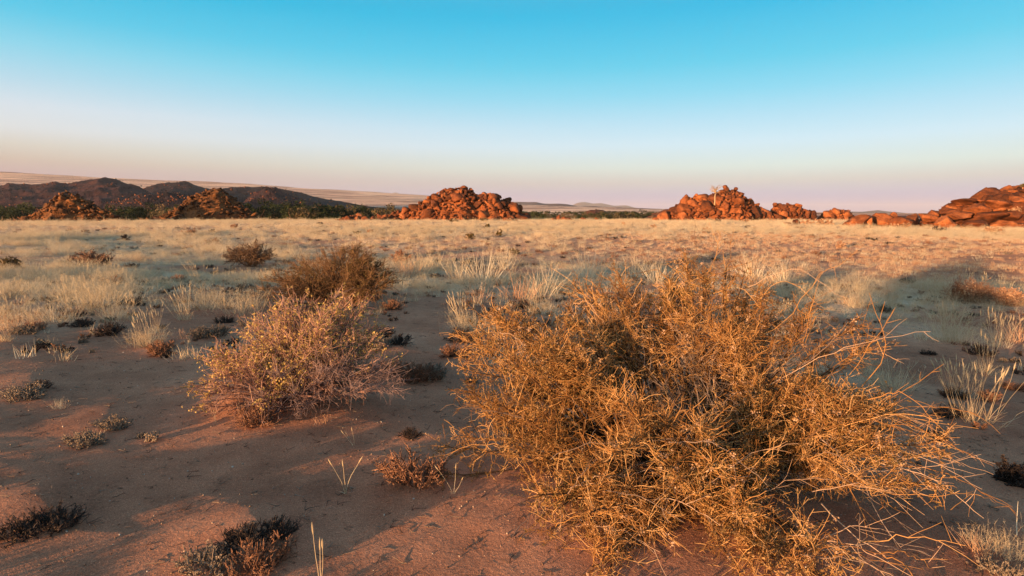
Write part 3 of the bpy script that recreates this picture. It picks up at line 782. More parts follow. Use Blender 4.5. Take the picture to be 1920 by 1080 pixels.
# right hand massif, nearer: big rounded boulders on a mound of bedrock
def massif():
    Y0 = 56.0; r_ = np.random.default_rng(77)
    prof = [(1585, 428), (1620, 418), (1660, 412), (1700, 413), (1740, 410), (1762, 398), (1785, 384), (1830, 376), (1870, 364), (1905, 358), (1960, 350), (2060, 345), (2200, 365), (2330, 400), (2400, 428)]
    prof = np.array(prof, float)
    xs = np.array([ray(p, q)[0] * Y0 for p, q in prof]); zs = np.array([CAM_H + H0 + ray(p, q)[1] * Y0 for p, q in prof])
    cx = 42.0; gz = hz(cx, Y0)
    root = link('rock_outcrop', None, None, (cx, Y0, gz)); tag(root, 'large smooth orange rock outcrop running out of the right edge of the photo', 'rock pile', GP)
    Ht = lambda x: np.maximum(np.interp(x, xs, zs, left=gz, right=gz) - gz, 0.02)
    Dp = lambda x: np.maximum(Ht(x) * 1.5, 1.6)
    surf = lambda x, t: gz + Ht(x) * np.clip(1 - np.abs(t) ** 1.5, 0, 1)
    xx = np.linspace(xs[0], xs[-1], 420); T = np.linspace(-1.1, 1.1, 130); X, TT = np.meshgrid(xx, T); Yw = Y0 + TT * Dp(X)
    rid = 1 - np.abs(fbm(X * 0.6, Yw * 0.9, 301, 4)) * 2.2
    Z = surf(X, TT) - 0.22 + 0.5 * rid * np.clip(Ht(X), 0, 1) + 0.12 * fbm(X * 2.2, Yw * 2.2, 302, 4)
    # horizontal joints in the bedrock
    Z = Z + 0.10 * np.sin(Z * 7 + 2 * fbm(X * .3, Yw * .3, 303, 2))
    v = np.stack([X - cx, Yw - Y0, Z - gz], -1).reshape(-1, 3); idx = np.arange(X.size).reshape(X.shape)
    f = np.stack([idx[:-1, :-1], idx[:-1, 1:], idx[1:, 1:], idx[1:, :-1]], -1).reshape(-1, 4)
    A = Acc(); A.add(v, f, 0.5); link('bedrock', A.mesh('bedrock', [M['near_rock']], True), root)
    big = [(1612, 416, 34, 22, -12, 52), (1590, 420, 24, 14, 0, 53), (1632, 418, 12, 16, 5, 52), (1655, 411, 38, 24, 8, 53.5), (1676, 409, 18, 14, 0, 54), (1690, 417, 30, 17, 0, 52),
           (1712, 412, 34, 20, 0, 54), (1738, 410, 26, 20, 15, 54), (1750, 404, 22, 18, 0, 55), (1775, 398, 26, 18, 0, 54.5), (1802, 381, 46, 15, -8, 55.5),
           (1850, 366, 50, 36, -24, 57), (1890, 362, 40, 22, -8, 57), (1915, 360, 34, 22, 0, 57), (1830, 392, 40, 22, 0, 53.5), (1870, 385, 44, 24, 10, 54), (1905, 378, 38, 22, 0, 54.5),
           (1800, 405, 40, 20, 8, 53), (1850, 408, 46, 22, -6, 52.4), (1895, 404, 40, 24, 6, 52.5), (1770, 416, 34, 18, 0, 52), (1830, 422, 36, 16, 0, 51.4), (1880, 420, 34, 16, 0, 51.4), (1910, 424, 30, 16, 0, 51.4),
           (1950, 358, 50, 30, 0, 57), (2000, 365, 60, 36, 0, 56), (1945, 392, 46, 28, 0, 54), (2040, 395, 60, 30, 0, 53), (1960, 420, 46, 22, 0, 51.5), (2100, 415, 50, 30, 0, 51.5)]
    for i, (ex, ey, ew, eh, er, yy) in enumerate(big):
        q = at(ex, ey, yy); q[2] += H0; ww = ew / F * yy / 2; hh = eh / F * yy / 2
        kq = 1.75 if ex < 1765 else 1.45
        link('boulder', NB[i % 8][0], root, (q[0] - cx, yy - Y0, q[2] - gz), (0, R(er), i * 1.7), (ww * 1.12, ww, hh * kq))
    PL = np.zeros((0, 4)); n = 0
    for s in -np.sort(-(r_.beta(1.1, 2.5, 3000) * 0.5 + 0.12)):
        if n > 180: break
        x = r_.uniform(xs[0], xs[-1]); t = r_.uniform(-1.1, 0.1); y = Y0 + t * Dp(x); z = float(surf(x, t)) - 0.15 * s
        if len(PL) and (np.linalg.norm(PL[:, :3] - (x, y, z), axis=1) < 0.8 * (PL[:, 3] + s)).any(): continue
        PL = np.vstack([PL, (x, y, z, s)]); n += 1
        link('boulder', NB[r_.integers(8)][0], root, (x - cx, y - Y0, z - gz), (r_.normal() * .2, r_.normal() * .2, r_.uniform(0, 6)), (s * 1.3, s, s * 0.7))
    return surf, Dp, Y0


MS = massif()


# ------------------------------------------------------------------ plant builders: each returns {part: (Acc, [materials], stuff?)}
def straw_grass(h=0.32, n=46, spread=0.10, mat='straw', plumes=0.5, lean=(0.06, 0.0)):
    b = np.zeros((n, 3)); b[:, :2] = rng.normal(size=(n, 2)) * spread * 0.35
    d = rng.normal(size=(n, 3)) * 0.30; d[:, 2] = 1; d[:, 0] += lean[0] + b[:, 0] * 4; d[:, 1] += lean[1] + b[:, 1] * 4
    L = h * rng.uniform(0.45, 1.08, n)
    P = grow(b, d, L, 4, 0.10, -0.03)
    A = Acc(); A.ribbons(P, taper(n, 4, 0.0042, 0.0008), rng.uniform(0, 1, n))
    out = {'blades': (A, [M[mat]])}
    k = int(n * plumes)
    if k:
        i = rng.integers(0, n, k); tip = P[i, -1]; dd = norm(P[i, -1] - P[i, -2])
        m_ = 4
        i2 = np.repeat(np.arange(k), m_)
        q = grow(tip[i2] - dd[i2] * h * 0.15 * rng.uniform(0, 1, (k * m_, 1)), dd[i2] + rng.normal(size=(k * m_, 3)) * 0.45, h * rng.uniform(0.08, 0.2, k * m_), 2)
        B = Acc(); B.ribbons(q, taper(k * m_, 2, 0.0016, 0.0008), rng.uniform(0, 1, k * m_))
        out['seed_heads'] = (B, [M['plume' if mat == 'straw' else 'straw']])
    return out


def plume_grass(h=0.5, n=16, base=50, lean=-0.25, spread=0.12, mat='straw'):
    """tuft with tall stalks that carry narrow furry seed heads"""
    A = Acc(); nb = base
    b = np.zeros((nb, 3)); b[:, :2] = rng.normal(size=(nb, 2)) * spread * 0.4
    d = rng.normal(size=(nb, 3)) * 0.5; d[:, 2] = 1; d[:, :2] += b[:, :2] * 4
    P = grow(b, d, h * rng.uniform(0.2, 0.55, nb), 4, 0.12, -0.05)
    A.ribbons(P, taper(nb, 4, 0.004, 0.0008), rng.uniform(0, 0.8, nb))
    b = np.zeros((n, 3)); b[:, :2] = rng.normal(size=(n, 2)) * spread * 0.35
    d = rng.normal(size=(n, 3)) * 0.17; d[:, 2] = 1; d[:, 0] += lean + b[:, 0] * 2.5; d[:, 1] += b[:, 1] * 2
    Q = grow(b, d, h * rng.uniform(0.65, 1.05, n), 6, 0.05, -0.01)
    B = Acc(); B.tubes(Q, taper(n, 6, 0.0016, 0.0011), rng.uniform(0.2, 0.8, n))
    # heads
    Hh = Acc(); hl = 0.09 * (h / 0.5) ** 0.6
    dd = norm(Q[:, -1] - Q[:, -2])
    ax = np.stack([Q[:, -1] + dd * hl * t + np.array((0, 0, -0.012)) * t * t for t in (0, 0.25, 0.6, 1.0)], 1)
    rr = np.tile(np.array((0.0022, 0.0052, 0.0048, 0.0008)), (n, 1)) * rng.uniform(0.8, 1.3, (n, 1))
    Hh.tubes(ax, rr, rng.uniform(0.5, 1, n), 5)
    m_ = 26; i = np.repeat(np.arange(n), m_); t = rng.uniform(0, 1, n * m_)
    p = Q[i, -1] + dd[i] * (hl * t)[:, None]; q = grow(p, dd[i] + rng.normal(size=(n * m_, 3)) * 0.55, np.full(n * m_, 0.017), 2)
    Hh.ribbons(q, taper(n * m_, 2, 0.0012, 0.0006), rng.uniform(0.5, 1, n * m_))
    return {'blades': (A, [M[mat]]), 'stalks': (B, [M['straw']]), 'seed_heads': (Hh, [M['plume']])}


def fluffy_grass(h=0.4, n=120, spread=0.3):
    """airy mound of hair fine stalks"""
    b = np.zeros((n, 3)); b[:, :2] = rng.normal(size=(n, 2)) * spread * 0.28
    d = rng.normal(size=(n, 3)) * 0.32; d[:, 2] = 1; d[:, :2] += b[:, :2] * 3 / spread * 0.3
    P = grow(b, d, h * rng.uniform(0.5, 1.0, n), 5, 0.12, -0.02)
    A = Acc(); A.ribbons(P, taper(n, 5, 0.003, 0.001), rng.uniform(0, 0.8, n))
    m_ = 9; i = np.repeat(np.arange(n), m_); t = rng.uniform(0.45, 1, n * m_); p, tg = along(P, i, t)
    q = grow(p, tg + rng.normal(size=p.shape) * 0.9, rng.uniform(0.02, 0.07, n * m_), 3, 0.2)
    B = Acc(); B.ribbons(q, taper(n * m_, 3, 0.0015, 0.001), rng.uniform(0.3, 1, n * m_))
    return {'blades': (A, [M['straw']]), 'seed_heads': (B, [M['plume']])}


def shrublet(w_=0.3, h=0.16, n=70, mat='dark_twig', stub=True, wy=None, fl=None, leafm=None):
    """low woody cushion of upright stubby twigs"""
    wy = wy or w_ * 0.6
    b = np.zeros((n, 3)); u = rng.uniform(-1, 1, (n, 2)); b[:, 0] = u[:, 0] * w_ * 0.34; b[:, 1] = u[:, 1] * wy * 0.34
    edge = np.abs(u).max(1)
    d = rng.normal(size=(n, 3)) * 0.28; d[:, 2] = 0.9; d[:, 0] += u[:, 0] * 0.9; d[:, 1] += u[:, 1] * 0.9
    P = grow(b, d, h * rng.uniform(0.6, 1.15, n) * (1.15 - 0.25 * edge), 5, 0.18, 0.03)
    A = Acc(); A.tubes(P, taper(n, 5, 0.0042, 0.0024), rng.uniform(0, 0.7, n), 4)
    m_ = 7; i = np.repeat(np.arange(n), m_); t = rng.uniform(0.3, 1, n * m_); p, tg = along(P, i, t)
    q = grow(p, tg + rng.normal(size=p.shape) * 0.7, h * rng.uniform(0.12, 0.38, n * m_), 3, 0.25, 0.05)
    A.tubes(q, taper(n * m_, 3, 0.0028, 0.0014), rng.uniform(0.1, 1, n * m_), 3)
    out = {'twigs': (A, [M[mat]])}
    k = n * 26; i = rng.integers(0, n * m_, k); p, tg = along(q, i, rng.uniform(0.1, 1, k))
    B = Acc(); B.leaves(p + rng.normal(size=p.shape) * 0.003, rng.uniform(0.003, 0.0075, k), rng.uniform(0, 1, k), 0.5)
    out['leaves'] = (B, [M[leafm or mat]])
    return out


def sprig(h=0.25, n=3):
    b = np.zeros((n, 3)); d = rng.normal(size=(n, 3)) * 0.35; d[:, 2] = 1
    Q = grow(b, d, h * rng.uniform(0.6, 1, n), 6, 0.08, -0.01)
    B = Acc(); B.tubes(Q, taper(n, 6, 0.0018, 0.001), rng.uniform(0.4, 1, n))
    k = 18; bb = np.zeros((k, 3)); bb[:, :2] = rng.normal(size=(k, 2)) * 0.006; dd = rng.normal(size=(k, 3)); dd[:, 2] = np.abs(dd[:, 2]) + .5
    q = grow(bb, dd, h * rng.uniform(0.08, 0.22, k), 3, 0.2)
    B.ribbons(q, taper(k, 3, 0.003, 0.001), rng.uniform(0, 1, k))
    Hh = Acc(); d2 = norm(Q[:, -1] - Q[:, -2]); ax = np.stack([Q[:, -1] + d2 * 0.05 * t for t in (0, .3, .7, 1)], 1)
    Hh.tubes(ax, np.tile((0.0015, 0.0042, 0.0035, 0.0008), (n, 1)), rng.uniform(0.4, 1, n), 5)
    return {'stalks': (B, [M['straw']]), 'seed_heads': (Hh, [M['plume']])}


def bush_parts(lobes, nstem, nsec, nter, nleaf, twig, leaf, root=(0, 0), rs=(0.006, 0.0022), sec=(0.1, 0.32), ter=(0.02, 0.07),
               lsize=(0.004, 0.009), hollow=0.45, leaf_top=None, zig=0.12, second=None, rootspread=0.45, leafaspect=0.6, out_bias=1.0, r2=0.0019, clump=None):
    """lobes: (cx,cy,cz,rx,ry,rz,weight)"""
    Lb = np.array(lobes, float); wgt = Lb[:, 6] / Lb[:, 6].sum()
    li = rng.choice(len(Lb), nstem, p=wgt)
    u = norm(rng.normal(size=(nstem, 3))); u[:, 2] = np.abs(u[:, 2]) * 1.0 - 0.12
    c = Lb[li, :3]; r = Lb[li, 3:6]; rad = rng.uniform(0.7, 1.0, nstem)[:, None]
    tgt = c + norm(u) * r * rad; tgt[:, 2] = np.maximum(tgt[:, 2], 0.02)
    st = np.zeros((nstem, 3)); st[:, 0] = root[0] + (c[:, 0] - root[0]) * rootspread; st[:, 1] = root[1] + (c[:, 1] - root[1]) * rootspread
    st[:, :2] += rng.normal(size=(nstem, 2)) * 0.05
    mid = (st + tgt) / 2; mid[:, 2] = st[:, 2] + (tgt[:, 2]) * rng.uniform(0.45, 0.95, nstem); mid += rng.normal(size=mid.shape) * 0.05
    t = np.linspace(0, 1, 9)[None, :, None]
    P = (1 - t) ** 2 * st[:, None] + 2 * t * (1 - t) * mid[:, None] + t * t * tgt[:, None]
    P[:, 1:] += np.cumsum(rng.normal(size=(nstem, 8, 3)) * 0.012, 1)
    P[:, :, 2] = np.maximum(P[:, :, 2], 0.005)
    A = Acc(); A.tubes(P, taper(nstem, 9, rs[0], rs[1]), rng.uniform(0, 0.6, nstem), 4)
    # secondary twigs
    i = rng.integers(0, nstem, nsec); tt = 1 - (1 - hollow) * rng.uniform(0, 1, nsec) ** 1.1; p, tg = along(P, i, tt)
    outd = norm((p - Lb[li[i], :3]) / Lb[li[i], 3:6])
    d = tg * 0.6 + outd * 0.6 * out_bias + rng.normal(size=p.shape) * 0.65
    L = rng.uniform(*sec, nsec) * rng.uniform(0.5, 1, nsec)
    Q = grow(p, d, L, 5, zig, 0.02); Q[:, :, 2] = np.maximum(Q[:, :, 2], 0.004)
    v2 = np.clip(rng.uniform(0, 1, nsec) ** 0.9 + 0.5 * fbm(Q[:, 2, 0] * 3 + Q[:, 2, 2] * 4, Q[:, 2, 1] * 3, 67, 3), 0, 1)
    B = Acc(); B.tubes(Q, taper(nsec, 5, r2, r2 * 0.55), v2, 3)
    i3 = rng.integers(0, nsec, nter); p, tg = along(Q, i3, rng.uniform(0.15, 1, nter))
    q = grow(p, tg * 0.5 + rng.normal(size=p.shape) * 0.75, rng.uniform(*ter, nter), 2)
    q[:, :, 2] = np.maximum(q[:, :, 2], 0.003)
    B.tubes(q, taper(nter, 2, r2 * 0.62, r2 * 0.36), np.clip(v2[i3] + rng.normal(size=nter) * 0.15, 0, 1), 3)
    out = {'stems': (A, [M[second or twig]]), 'twigs': (B, [M[twig]])}
    if nleaf:
        i = rng.integers(0, nter, nleaf); p, tg = along(q, i, rng.uniform(0.1, 1, nleaf)); p = p + rng.normal(size=p.shape) * 0.004
        if leaf_top is not None:
            keep = p[:, 2] + rng.normal(size=len(p)) * 0.08 + leaf_top[2] * 1.0 * fbm(p[:, 0] * 3, p[:, 1] * 3, 5, 2) > leaf_top[0] + leaf_top[1] * p[:, 0]
            p = p[keep]
        if clump is not None:
            n_ = fbm(p[:, 0] * clump + p[:, 2] * 3, p[:, 1] * clump + p[:, 2] * clump, 8, 2); p = p[n_ > -0.12 + 0.2 * rng.normal(size=len(p))]
        Lf = Acc(); Lf.leaves(p, rng.uniform(*lsize, len(p)), np.clip(0.5 + 0.9 * fbm(p[:, 0] * 4 + p[:, 2] * 5, p[:, 1] * 4, 66, 3) + rng.normal(size=len(p)) * 0.22, 0, 1), leafaspect)
        out['leaves'] = (Lf, [M[leaf]])
    return out, P, Q


def finish(kind_name, parts, x, y, label, cat, group=None, scale=1.0, rz=0.0, z=None, stuff=('blades', 'seed_heads', 'leaves', 'twigs')):
    zz_ = hz(x, y) - 0.01 if z is None else z
    root = link(kind_name, None, None, (x, y, zz_), (0, 0, rz), scale); tag(root, label, cat, group)
    for k, v_ in parts.items():
        me = v_ if isinstance(v_, bpy.types.Mesh) else v_[0].mesh(k, v_[1])
        o = link(k, me, root)
        if k in ('blades', 'leaves', 'twigs', 'seed_heads', 'flower_clusters', 'shade_branches'): o['kind'] = 'stuff'
    return root


def to_meshes(parts): return {k: v[0].mesh(k, v[1]) for k, v in parts.items()}


def to_one(parts, name):
    A = Acc(); mats = []
    for k, (a, ms) in parts.items():
        for v, f, at_, m in zip(a.v, a.f, a.a, a.m):
            A.v.append(v); A.a.append(at_)
        off = A.n
        for f in a.f: A.f.append(np.where(f >= 0, f + off, -1))
        for m in a.m: A.m.append(np.full(len(m), len(mats)))
        A.n += a.n; mats += ms
    return A.mesh(name, mats)


# ------------------------------------------------------------------ the big golden bush
BX, BY = 1.0, 3.2
def world_lobe(px, py, Y, rx, ry, rz_, wt, zc=None):
    q = at(px, py, Y); return (q[0] - BX, Y - BY, (q[2] + H0 - hz(BX, BY) if zc is None else zc), rx, ry, rz_, wt)

lobes = [world_lobe(990, 690, 3.35, 0.50, 0.48, 0.44, 1.5), world_lobe(1345, 620, 3.55, 0.46, 0.42, 0.42, 1.4),
         world_lobe(1230, 890, 2.6, 0.48, 0.42, 0.40, 1.8, 0.20), world_lobe(1560, 840, 2.85, 0.52, 0.46, 0.36, 1.9, 0.23),
         world_lobe(1150, 620, 3.75, 0.50, 0.42, 0.40, 1.3), world_lobe(1500, 680, 3.4, 0.42, 0.4, 0.36, 0.7), world_lobe(1085, 950, 2.4, 0.20, 0.22, 0.24, 0.5, 0.10),
         world_lobe(1540, 1050, 2.15, 0.26, 0.16, 0.13, 0.4, 0.05), world_lobe(1430, 780, 3.1, 0.45, 0.35, 0.36, 0.8, 0.26),
         world_lobe(930, 810, 3.05, 0.30, 0.3, 0.32, 0.8, 0.2), world_lobe(1330, 1000, 2.25, 0.32, 0.24, 0.2, 0.8, 0.10), world_lobe(1100, 1040, 2.12, 0.12, 0.12, 0.18, 0.3, 0.06)]
parts, SP, SQ = bush_parts(lobes, 320, 14500, 48000, 135000, 'gold_twig', 'gold_leaf', (0.1, 0.0), (0.0095, 0.0032), (0.06, 0.24), (0.015, 0.06),
                           (0.0028, 0.0080), 0.50, second='brown_twig', rootspread=0.4, clump=2.3, r2=0.0019, zig=0.32, out_bias=0.7)
# dry pale flower clusters at the twig tips
nc = 2600; i_ = rng.integers(0, len(SQ), nc); pc, _ = along(SQ, i_, rng.uniform(0.6, 1, nc))
keep = fbm(pc[:, 0] * 3.1 + pc[:, 2] * 4, pc[:, 1] * 3.1, 68, 3) > -0.02; pc = pc[keep]; nc = len(pc)
j_ = np.repeat(np.arange(nc), 13); Fc = Acc()
Fc.leaves(pc[j_] + rng.normal(size=(nc * 13, 3)) * 0.0075, rng.uniform(0.003, 0.0062, nc * 13), np.clip(rng.normal(0.55, 0.25, nc)[j_] + rng.normal(size=nc * 13) * 0.15, 0, 1), 0.7)
parts['flower_clusters'] = (Fc, [M['husk']])
big = finish('thorn_bush', parts, BX, BY, 'huge sprawling golden bush of tangled dry twigs filling the right foreground', 'bush')
# grey dead twigs in the heart of the bush
dl = [(0.05, 0.35, 0.45, 0.5, 0.4, 0.36, 1), (0.5, 0.2, 0.3, 0.5, 0.4, 0.34, 1), (0.2, -0.3, 0.15, 0.5, 0.35, 0.3, 1)]
dp, _, _ = bush_parts(dl, 90, 1500, 3500, 0, 'dead_twig', 'dead_twig', (0.1, 0.1), (0.006, 0.003), (0.12, 0.4), (0.03, 0.1), second='dead_twig')
A = Acc()
for k in ('stems', 'twigs'):
    a = dp[k][0]; off = A.n
    A.v += a.v; A.a += a.a; A.m += a.m; A.f += [np.where(f >= 0, f + off, -1) for f in a.f]; A.n += a.n
o = link('dead_twigs', A.mesh('dead_twigs', [M['dead_twig']]), big); o['kind'] = 'stuff'; o['label'] = 'grey dead twigs in the dark heart of the bush'


def long_twig(pts, r0=0.0036, side=4):
    """one long arching shoot with a few side shoots, a part of the big bush"""
    pts = np.array(pts, float); K = 12
    t = np.linspace(0, 1, K); s = np.linspace(0, 1, len(pts))
    P = np.stack([np.interp(t, s, pts[:, j]) for j in range(3)], -1)
    for _ in range(2): P[1:-1] = (P[:-2] + 2 * P[1:-1] + P[2:]) / 4
    P[1:-1] += rng.normal(size=(K - 2, 3)) * 0.004
    A = Acc(); A.tubes(P[None], taper(1, K, r0, r0 * 0.42), np.array([rng.uniform(0.55, 1)]), 5)
    if side:
        i = np.zeros(side, int); p, tg = along(P[None], i, rng.uniform(0.25, 0.97, side))
        q = grow(p, tg * 0.8 + rng.normal(size=p.shape) * 0.5, rng.uniform(0.03, 0.16, side), 4, 0.12)
        A.tubes(q, taper(side, 4, r0 * 0.55, r0 * 0.3), rng.uniform(0.5, 1, side), 4)
    link('long_twig', A.mesh('long_twig', [M[('gold_twig', 'gold_twig', 'husk', 'dead_twig')[rng.integers(4)]]]), big)


gzb = hz(BX, BY)
def LP(*pp): return [at(a, b, Y) + (-BX, -BY, H0 - gzb + 0.0) for a, b, Y in pp]

manual = [
    [(1440, 620, 3.3), (1480, 600, 3.3), (1530, 510, 3.25), (1575, 495, 3.2), (1620, 455, 3.2)],
    [(1530, 590, 3.3), (1500, 660, 3.2), (1540, 505, 3.25)],
    [(1538, 506, 3.25), (1530, 480, 3.2), (1527, 468, 3.2)],
    [(1420, 560, 3.5), (1450, 525, 3.5), (1490, 525, 3.4), (1545, 575, 3.3)],
    [(1300, 560, 3.7), (1260, 500, 3.6), (1235, 462, 3.6)],
    [(1330, 540, 3.7), (1306, 480, 3.6), (1303, 410, 3.6)],
    [(1340, 560, 3.7), (1337, 500, 3.7), (1352, 430, 3.7)],
    [(1370, 560, 3.7), (1368, 500, 3.7), (1371, 440, 3.7)],
    [(1400, 560, 3.6), (1418, 500, 3.6), (1427, 455, 3.6)],
    [(1290, 570, 3.7), (1240, 500, 3.7), (1180, 513, 3.6)],
    [(1440, 720, 3.1), (1560, 655, 3.0), (1640, 632, 3.0), (1745, 618, 2.95)],
    [(1600, 740, 3.0), (1655, 680, 3.0), (1666, 640, 3.0), (1650, 600, 3.0), (1630, 545, 3.0)],
    [(1560, 760, 3.0), (1620, 660, 3.0), (1655, 610, 3.0), (1676, 577, 3.0)],
    [(1660, 660, 3.0), (1680, 672, 3.0), (1684, 668, 3.0)],
    [(1480, 700, 3.1), (1550, 650, 3.1), (1590, 600, 3.0)],
    [(1500, 760, 3.0), (1600, 760, 2.9), (1700, 780, 2.85), (1835, 800, 2.8)],
    [(1600, 790, 2.9), (1700, 760, 2.85), (1780, 760, 2.85), (1833, 775, 2.8)],
    [(1560, 780, 2.9), (1680, 740, 2.9), (1770, 679, 2.9)],
    [(1620, 800, 2.8), (1720, 850, 2.7), (1790, 860, 2.7), (1863, 886, 2.65)],
    [(1680, 870, 2.7), (1780, 880, 2.65), (1850, 920, 2.6), (1905, 958, 2.6)],
    [(1600, 880, 2.6), (1700, 875, 2.6), (1760, 870, 2.6), (1840, 848, 2.6)],
    [(1620, 910, 2.55), (1720, 926, 2.5), (1825, 923, 2.5)],
    [(1640, 860, 2.6), (1760, 895, 2.55), (1845, 968, 2.5)],
    [(1560, 880, 2.5), (1640, 930, 2.45), (1690, 980, 2.4), (1795, 1028, 2.4)],
    [(1540, 940, 2.4), (1600, 1000, 2.35), (1690, 1060, 2.3), (1750, 1062, 2.3)],
    [(1420, 760, 2.9), (1520, 800, 2.75), (1600, 920, 2.5), (1640, 1002, 2.4)],
    [(1540, 820, 2.7), (1610, 870, 2.6), (1640, 950, 2.5), (1710, 1055, 2.35)],
    [(1500, 990, 2.3), (1600, 1040, 2.2), (1680, 1075, 2.15), (1700, 1100, 2.1)],
    [(1480, 1010, 2.3), (1560, 1020, 2.25), (1640, 1045, 2.2), (1700, 1063, 2.2)],
    [(1140, 1085, 2.15), (1150, 1020, 2.2), (1230, 900, 2.4), (1290, 840, 2.6)],
    [(1110, 1085, 2.15), (1120, 1010, 2.2), (1135, 1000, 2.2)],
    [(1060, 940, 2.5), (1040, 1030, 2.3), (1070, 1085, 2.2)],
    [(980, 780, 3.0), (900, 762, 3.0), (835, 757, 3.0)],
    [(950, 830, 2.9), (880, 830, 2.9), (815, 862, 2.9)],
    [(1330, 1000, 2.3), (1420, 920, 2.4), (1500, 890, 2.4), (1560, 895, 2.4)],
    [(1250, 960, 2.4), (1330, 900, 2.4), (1420, 840, 2.5), (1497, 828, 2.5)],
]
for q in manual: long_twig(LP(*q), 0.0021 + 0.0009 * rng.uniform())
# many more shoots that arch outwards, mostly to the right and the front
for k in range(150):
    a_ = rng.choice([rng.normal(-0.35, 0.45), rng.uniform(-2.6, 1.2)], p=[0.7, 0.3])
    lb = lobes[rng.choice([2, 3, 3, 3, 8, 0, 1, 7, 6])]
    st = np.array(lb[:3]) + rng.normal(size=3) * np.array(lb[3:6]) * 0.35; st[2] = abs(st[2]) + 0.05
    d = np.array((math.cos(a_), math.sin(a_), rng.uniform(0.1, 0.6)))
    L = rng.uniform(0.2, 0.48)
    P0 = st; P1 = st + d * L * 0.5; P2 = st + d * L * np.array((1, 1, 0.55)) + np.array((0, 0, -0.12 * rng.uniform(0, 1.5))); P2[2] = max(P2[2], 0.02)
    long_twig([P0, P1, P2], rng.uniform(0.0017, 0.0027), 3)


# ------------------------------------------------------------------ other large bushes
X, Y = -1.62, 4.25
lob = [(-0.42, -0.05, 0.18, 0.44, 0.40, 0.26, 1.4), (0.02, 0.1, 0.38, 0.46, 0.42, 0.38, 1.7), (0.32, 0.0, 0.18, 0.42, 0.35, 0.26, 1.2), (-0.24, -0.25, 0.12, 0.50, 0.3, 0.20, 1.2), (0.25, 0.25, 0.45, 0.34, 0.3, 0.3, 0.7)]
pt, _, _ = bush_parts(lob, 260, 7500, 15000, 34000, 'pink_twig', 'yellow_leaf', (0, 0), (0.006, 0.0024), (0.07, 0.2), (0.015, 0.05), (0.0055, 0.0105), 0.35,
                      leaf_top=(0.27, 0.22, 0.3), leafaspect=0.65, rootspread=0.2, r2=0.0021)
dp2, _, _ = bush_parts([(0.38, -0.15, 0.14, 0.46, 0.34, 0.22, 1), (0.0, -0.3, 0.1, 0.4, 0.2, 0.16, 0.6)], 50, 1100, 2600, 0, 'shade_twig', 'shade_twig', (0, 0), (0.005, 0.0025), (0.08, 0.26), (0.02, 0.07))  # mauve twigs added low on the right: the shrub's purple shade as colour
Bd = Acc(); a = dp2['twigs'][0]; Bd.v += a.v; Bd.a += a.a; Bd.m += a.m; Bd.f += a.f; Bd.n = a.n
pt['shade_branches'] = (Bd, [M['shade_twig']])
b2 = finish('desert_shrub', pt, X, Y, 'rounded pink twigged shrub dotted with small yellow green leaves, left of the big golden bush', 'bush')

X, Y = gp(632, 578)
lob = [(-0.50, 0.1, 0.45, 0.55, 0.5, 0.42, 1.2), (0.15, 0.1, 0.62, 0.62, 0.5, 0.50, 1.8), (0.60, 0, 0.48, 0.48, 0.4, 0.40, 1), (-0.95, -0.1, 0.30, 0.48, 0.40, 0.34, 1.1)]
pt, _, _ = bush_parts(lob, 170, 4800, 11000, 24000, 'brown_twig', 'olive_leaf', (0.2, 0), (0.011, 0.004), (0.12, 0.34), (0.03, 0.09), (0.006, 0.013), 0.4, rootspread=0.12, leaf_top=(0.22, 0, 0.4), r2=0.0034, clump=2.0)
finish('desert_shrub', pt, X, Y, 'olive brown spreading shrub with bare forked stems, behind the pink twigged shrub', 'bush')


def mid_bush(px, py, wpx, hpx, label, twig, leaf, n=1.0, flat=0.8, cat='bush', leaf_n=1.0, Y=None):
    if Y is None: X, Y = gp(px, py)
    X = ray(px, py)[0] * Y
    s = wpx / F * Y / 2; hh = hpx / F * Y
    lob = [(-0.4 * s, 0, hh * 0.38, s * 0.6, s * 0.5, hh * 0.52, 1), (0.15 * s, 0.1 * s, hh * 0.5, s * 0.62, s * 0.5, hh * 0.5, 1.3), (0.5 * s, 0, hh * 0.35, s * 0.5, s * 0.45, hh * 0.5, 0.8)]
    k = min(s, 0.8)
    pt, _, _ = bush_parts(lob, int(60 * n), int(900 * n), int(2200 * n), int(4200 * n * leaf_n), twig, leaf, (0, 0), (0.006, 0.003), (0.12 * k, 0.42 * k), (0.03 * k, 0.1 * k),
                          (0.006 * max(1, Y / 9), 0.012 * max(1, Y / 9)), 0.3, rootspread=0.15, r2=0.0022 * max(1, Y / 6))
    return finish('desert_shrub', pt, X, Y, label, cat)


mid_bush(470, 500, 98, 44, 'dome shaped orange brown shrub in the pale grass left of the olive shrub', 'brown_twig', 'dead_twig', 1.6)
mid_bush(172, 503, 74, 33, 'low reddish brown shrub with a dark top in the pale grass at the left', 'red_twig', 'dark_twig', 1.2)
mid_bush(12, 503, 52, 20, 'dark grey green flat shrub at the left edge of the photo', 'dark_twig', 'olive_leaf', 1.0)
mid_bush(752, 498, 46, 28, 'small rusty orange shrub just right of the olive shrub', 'red_twig', 'straw_red', 0.9)
mid_bush(1815, 566, 100, 40, 'flat dense rusty orange shrub on the grass near the right edge', 'red_twig', 'straw_red', 1.6)
mid_bush(1885, 572, 80, 30, 'sprawling orange shrub touching the right edge of the photo', 'red_twig', 'straw_red', 1.2)
mid_bush(1385, 630, 70, 46, 'dark leafless shrub half hidden behind the top of the big golden bush', 'dead_twig', 'olive_leaf', 0.9)
mid_bush(1900, 905, 60, 40, 'dark twiggy shrublet at the right edge beside the bush tips', 'dark_twig', 'dark_twig', 0.6)
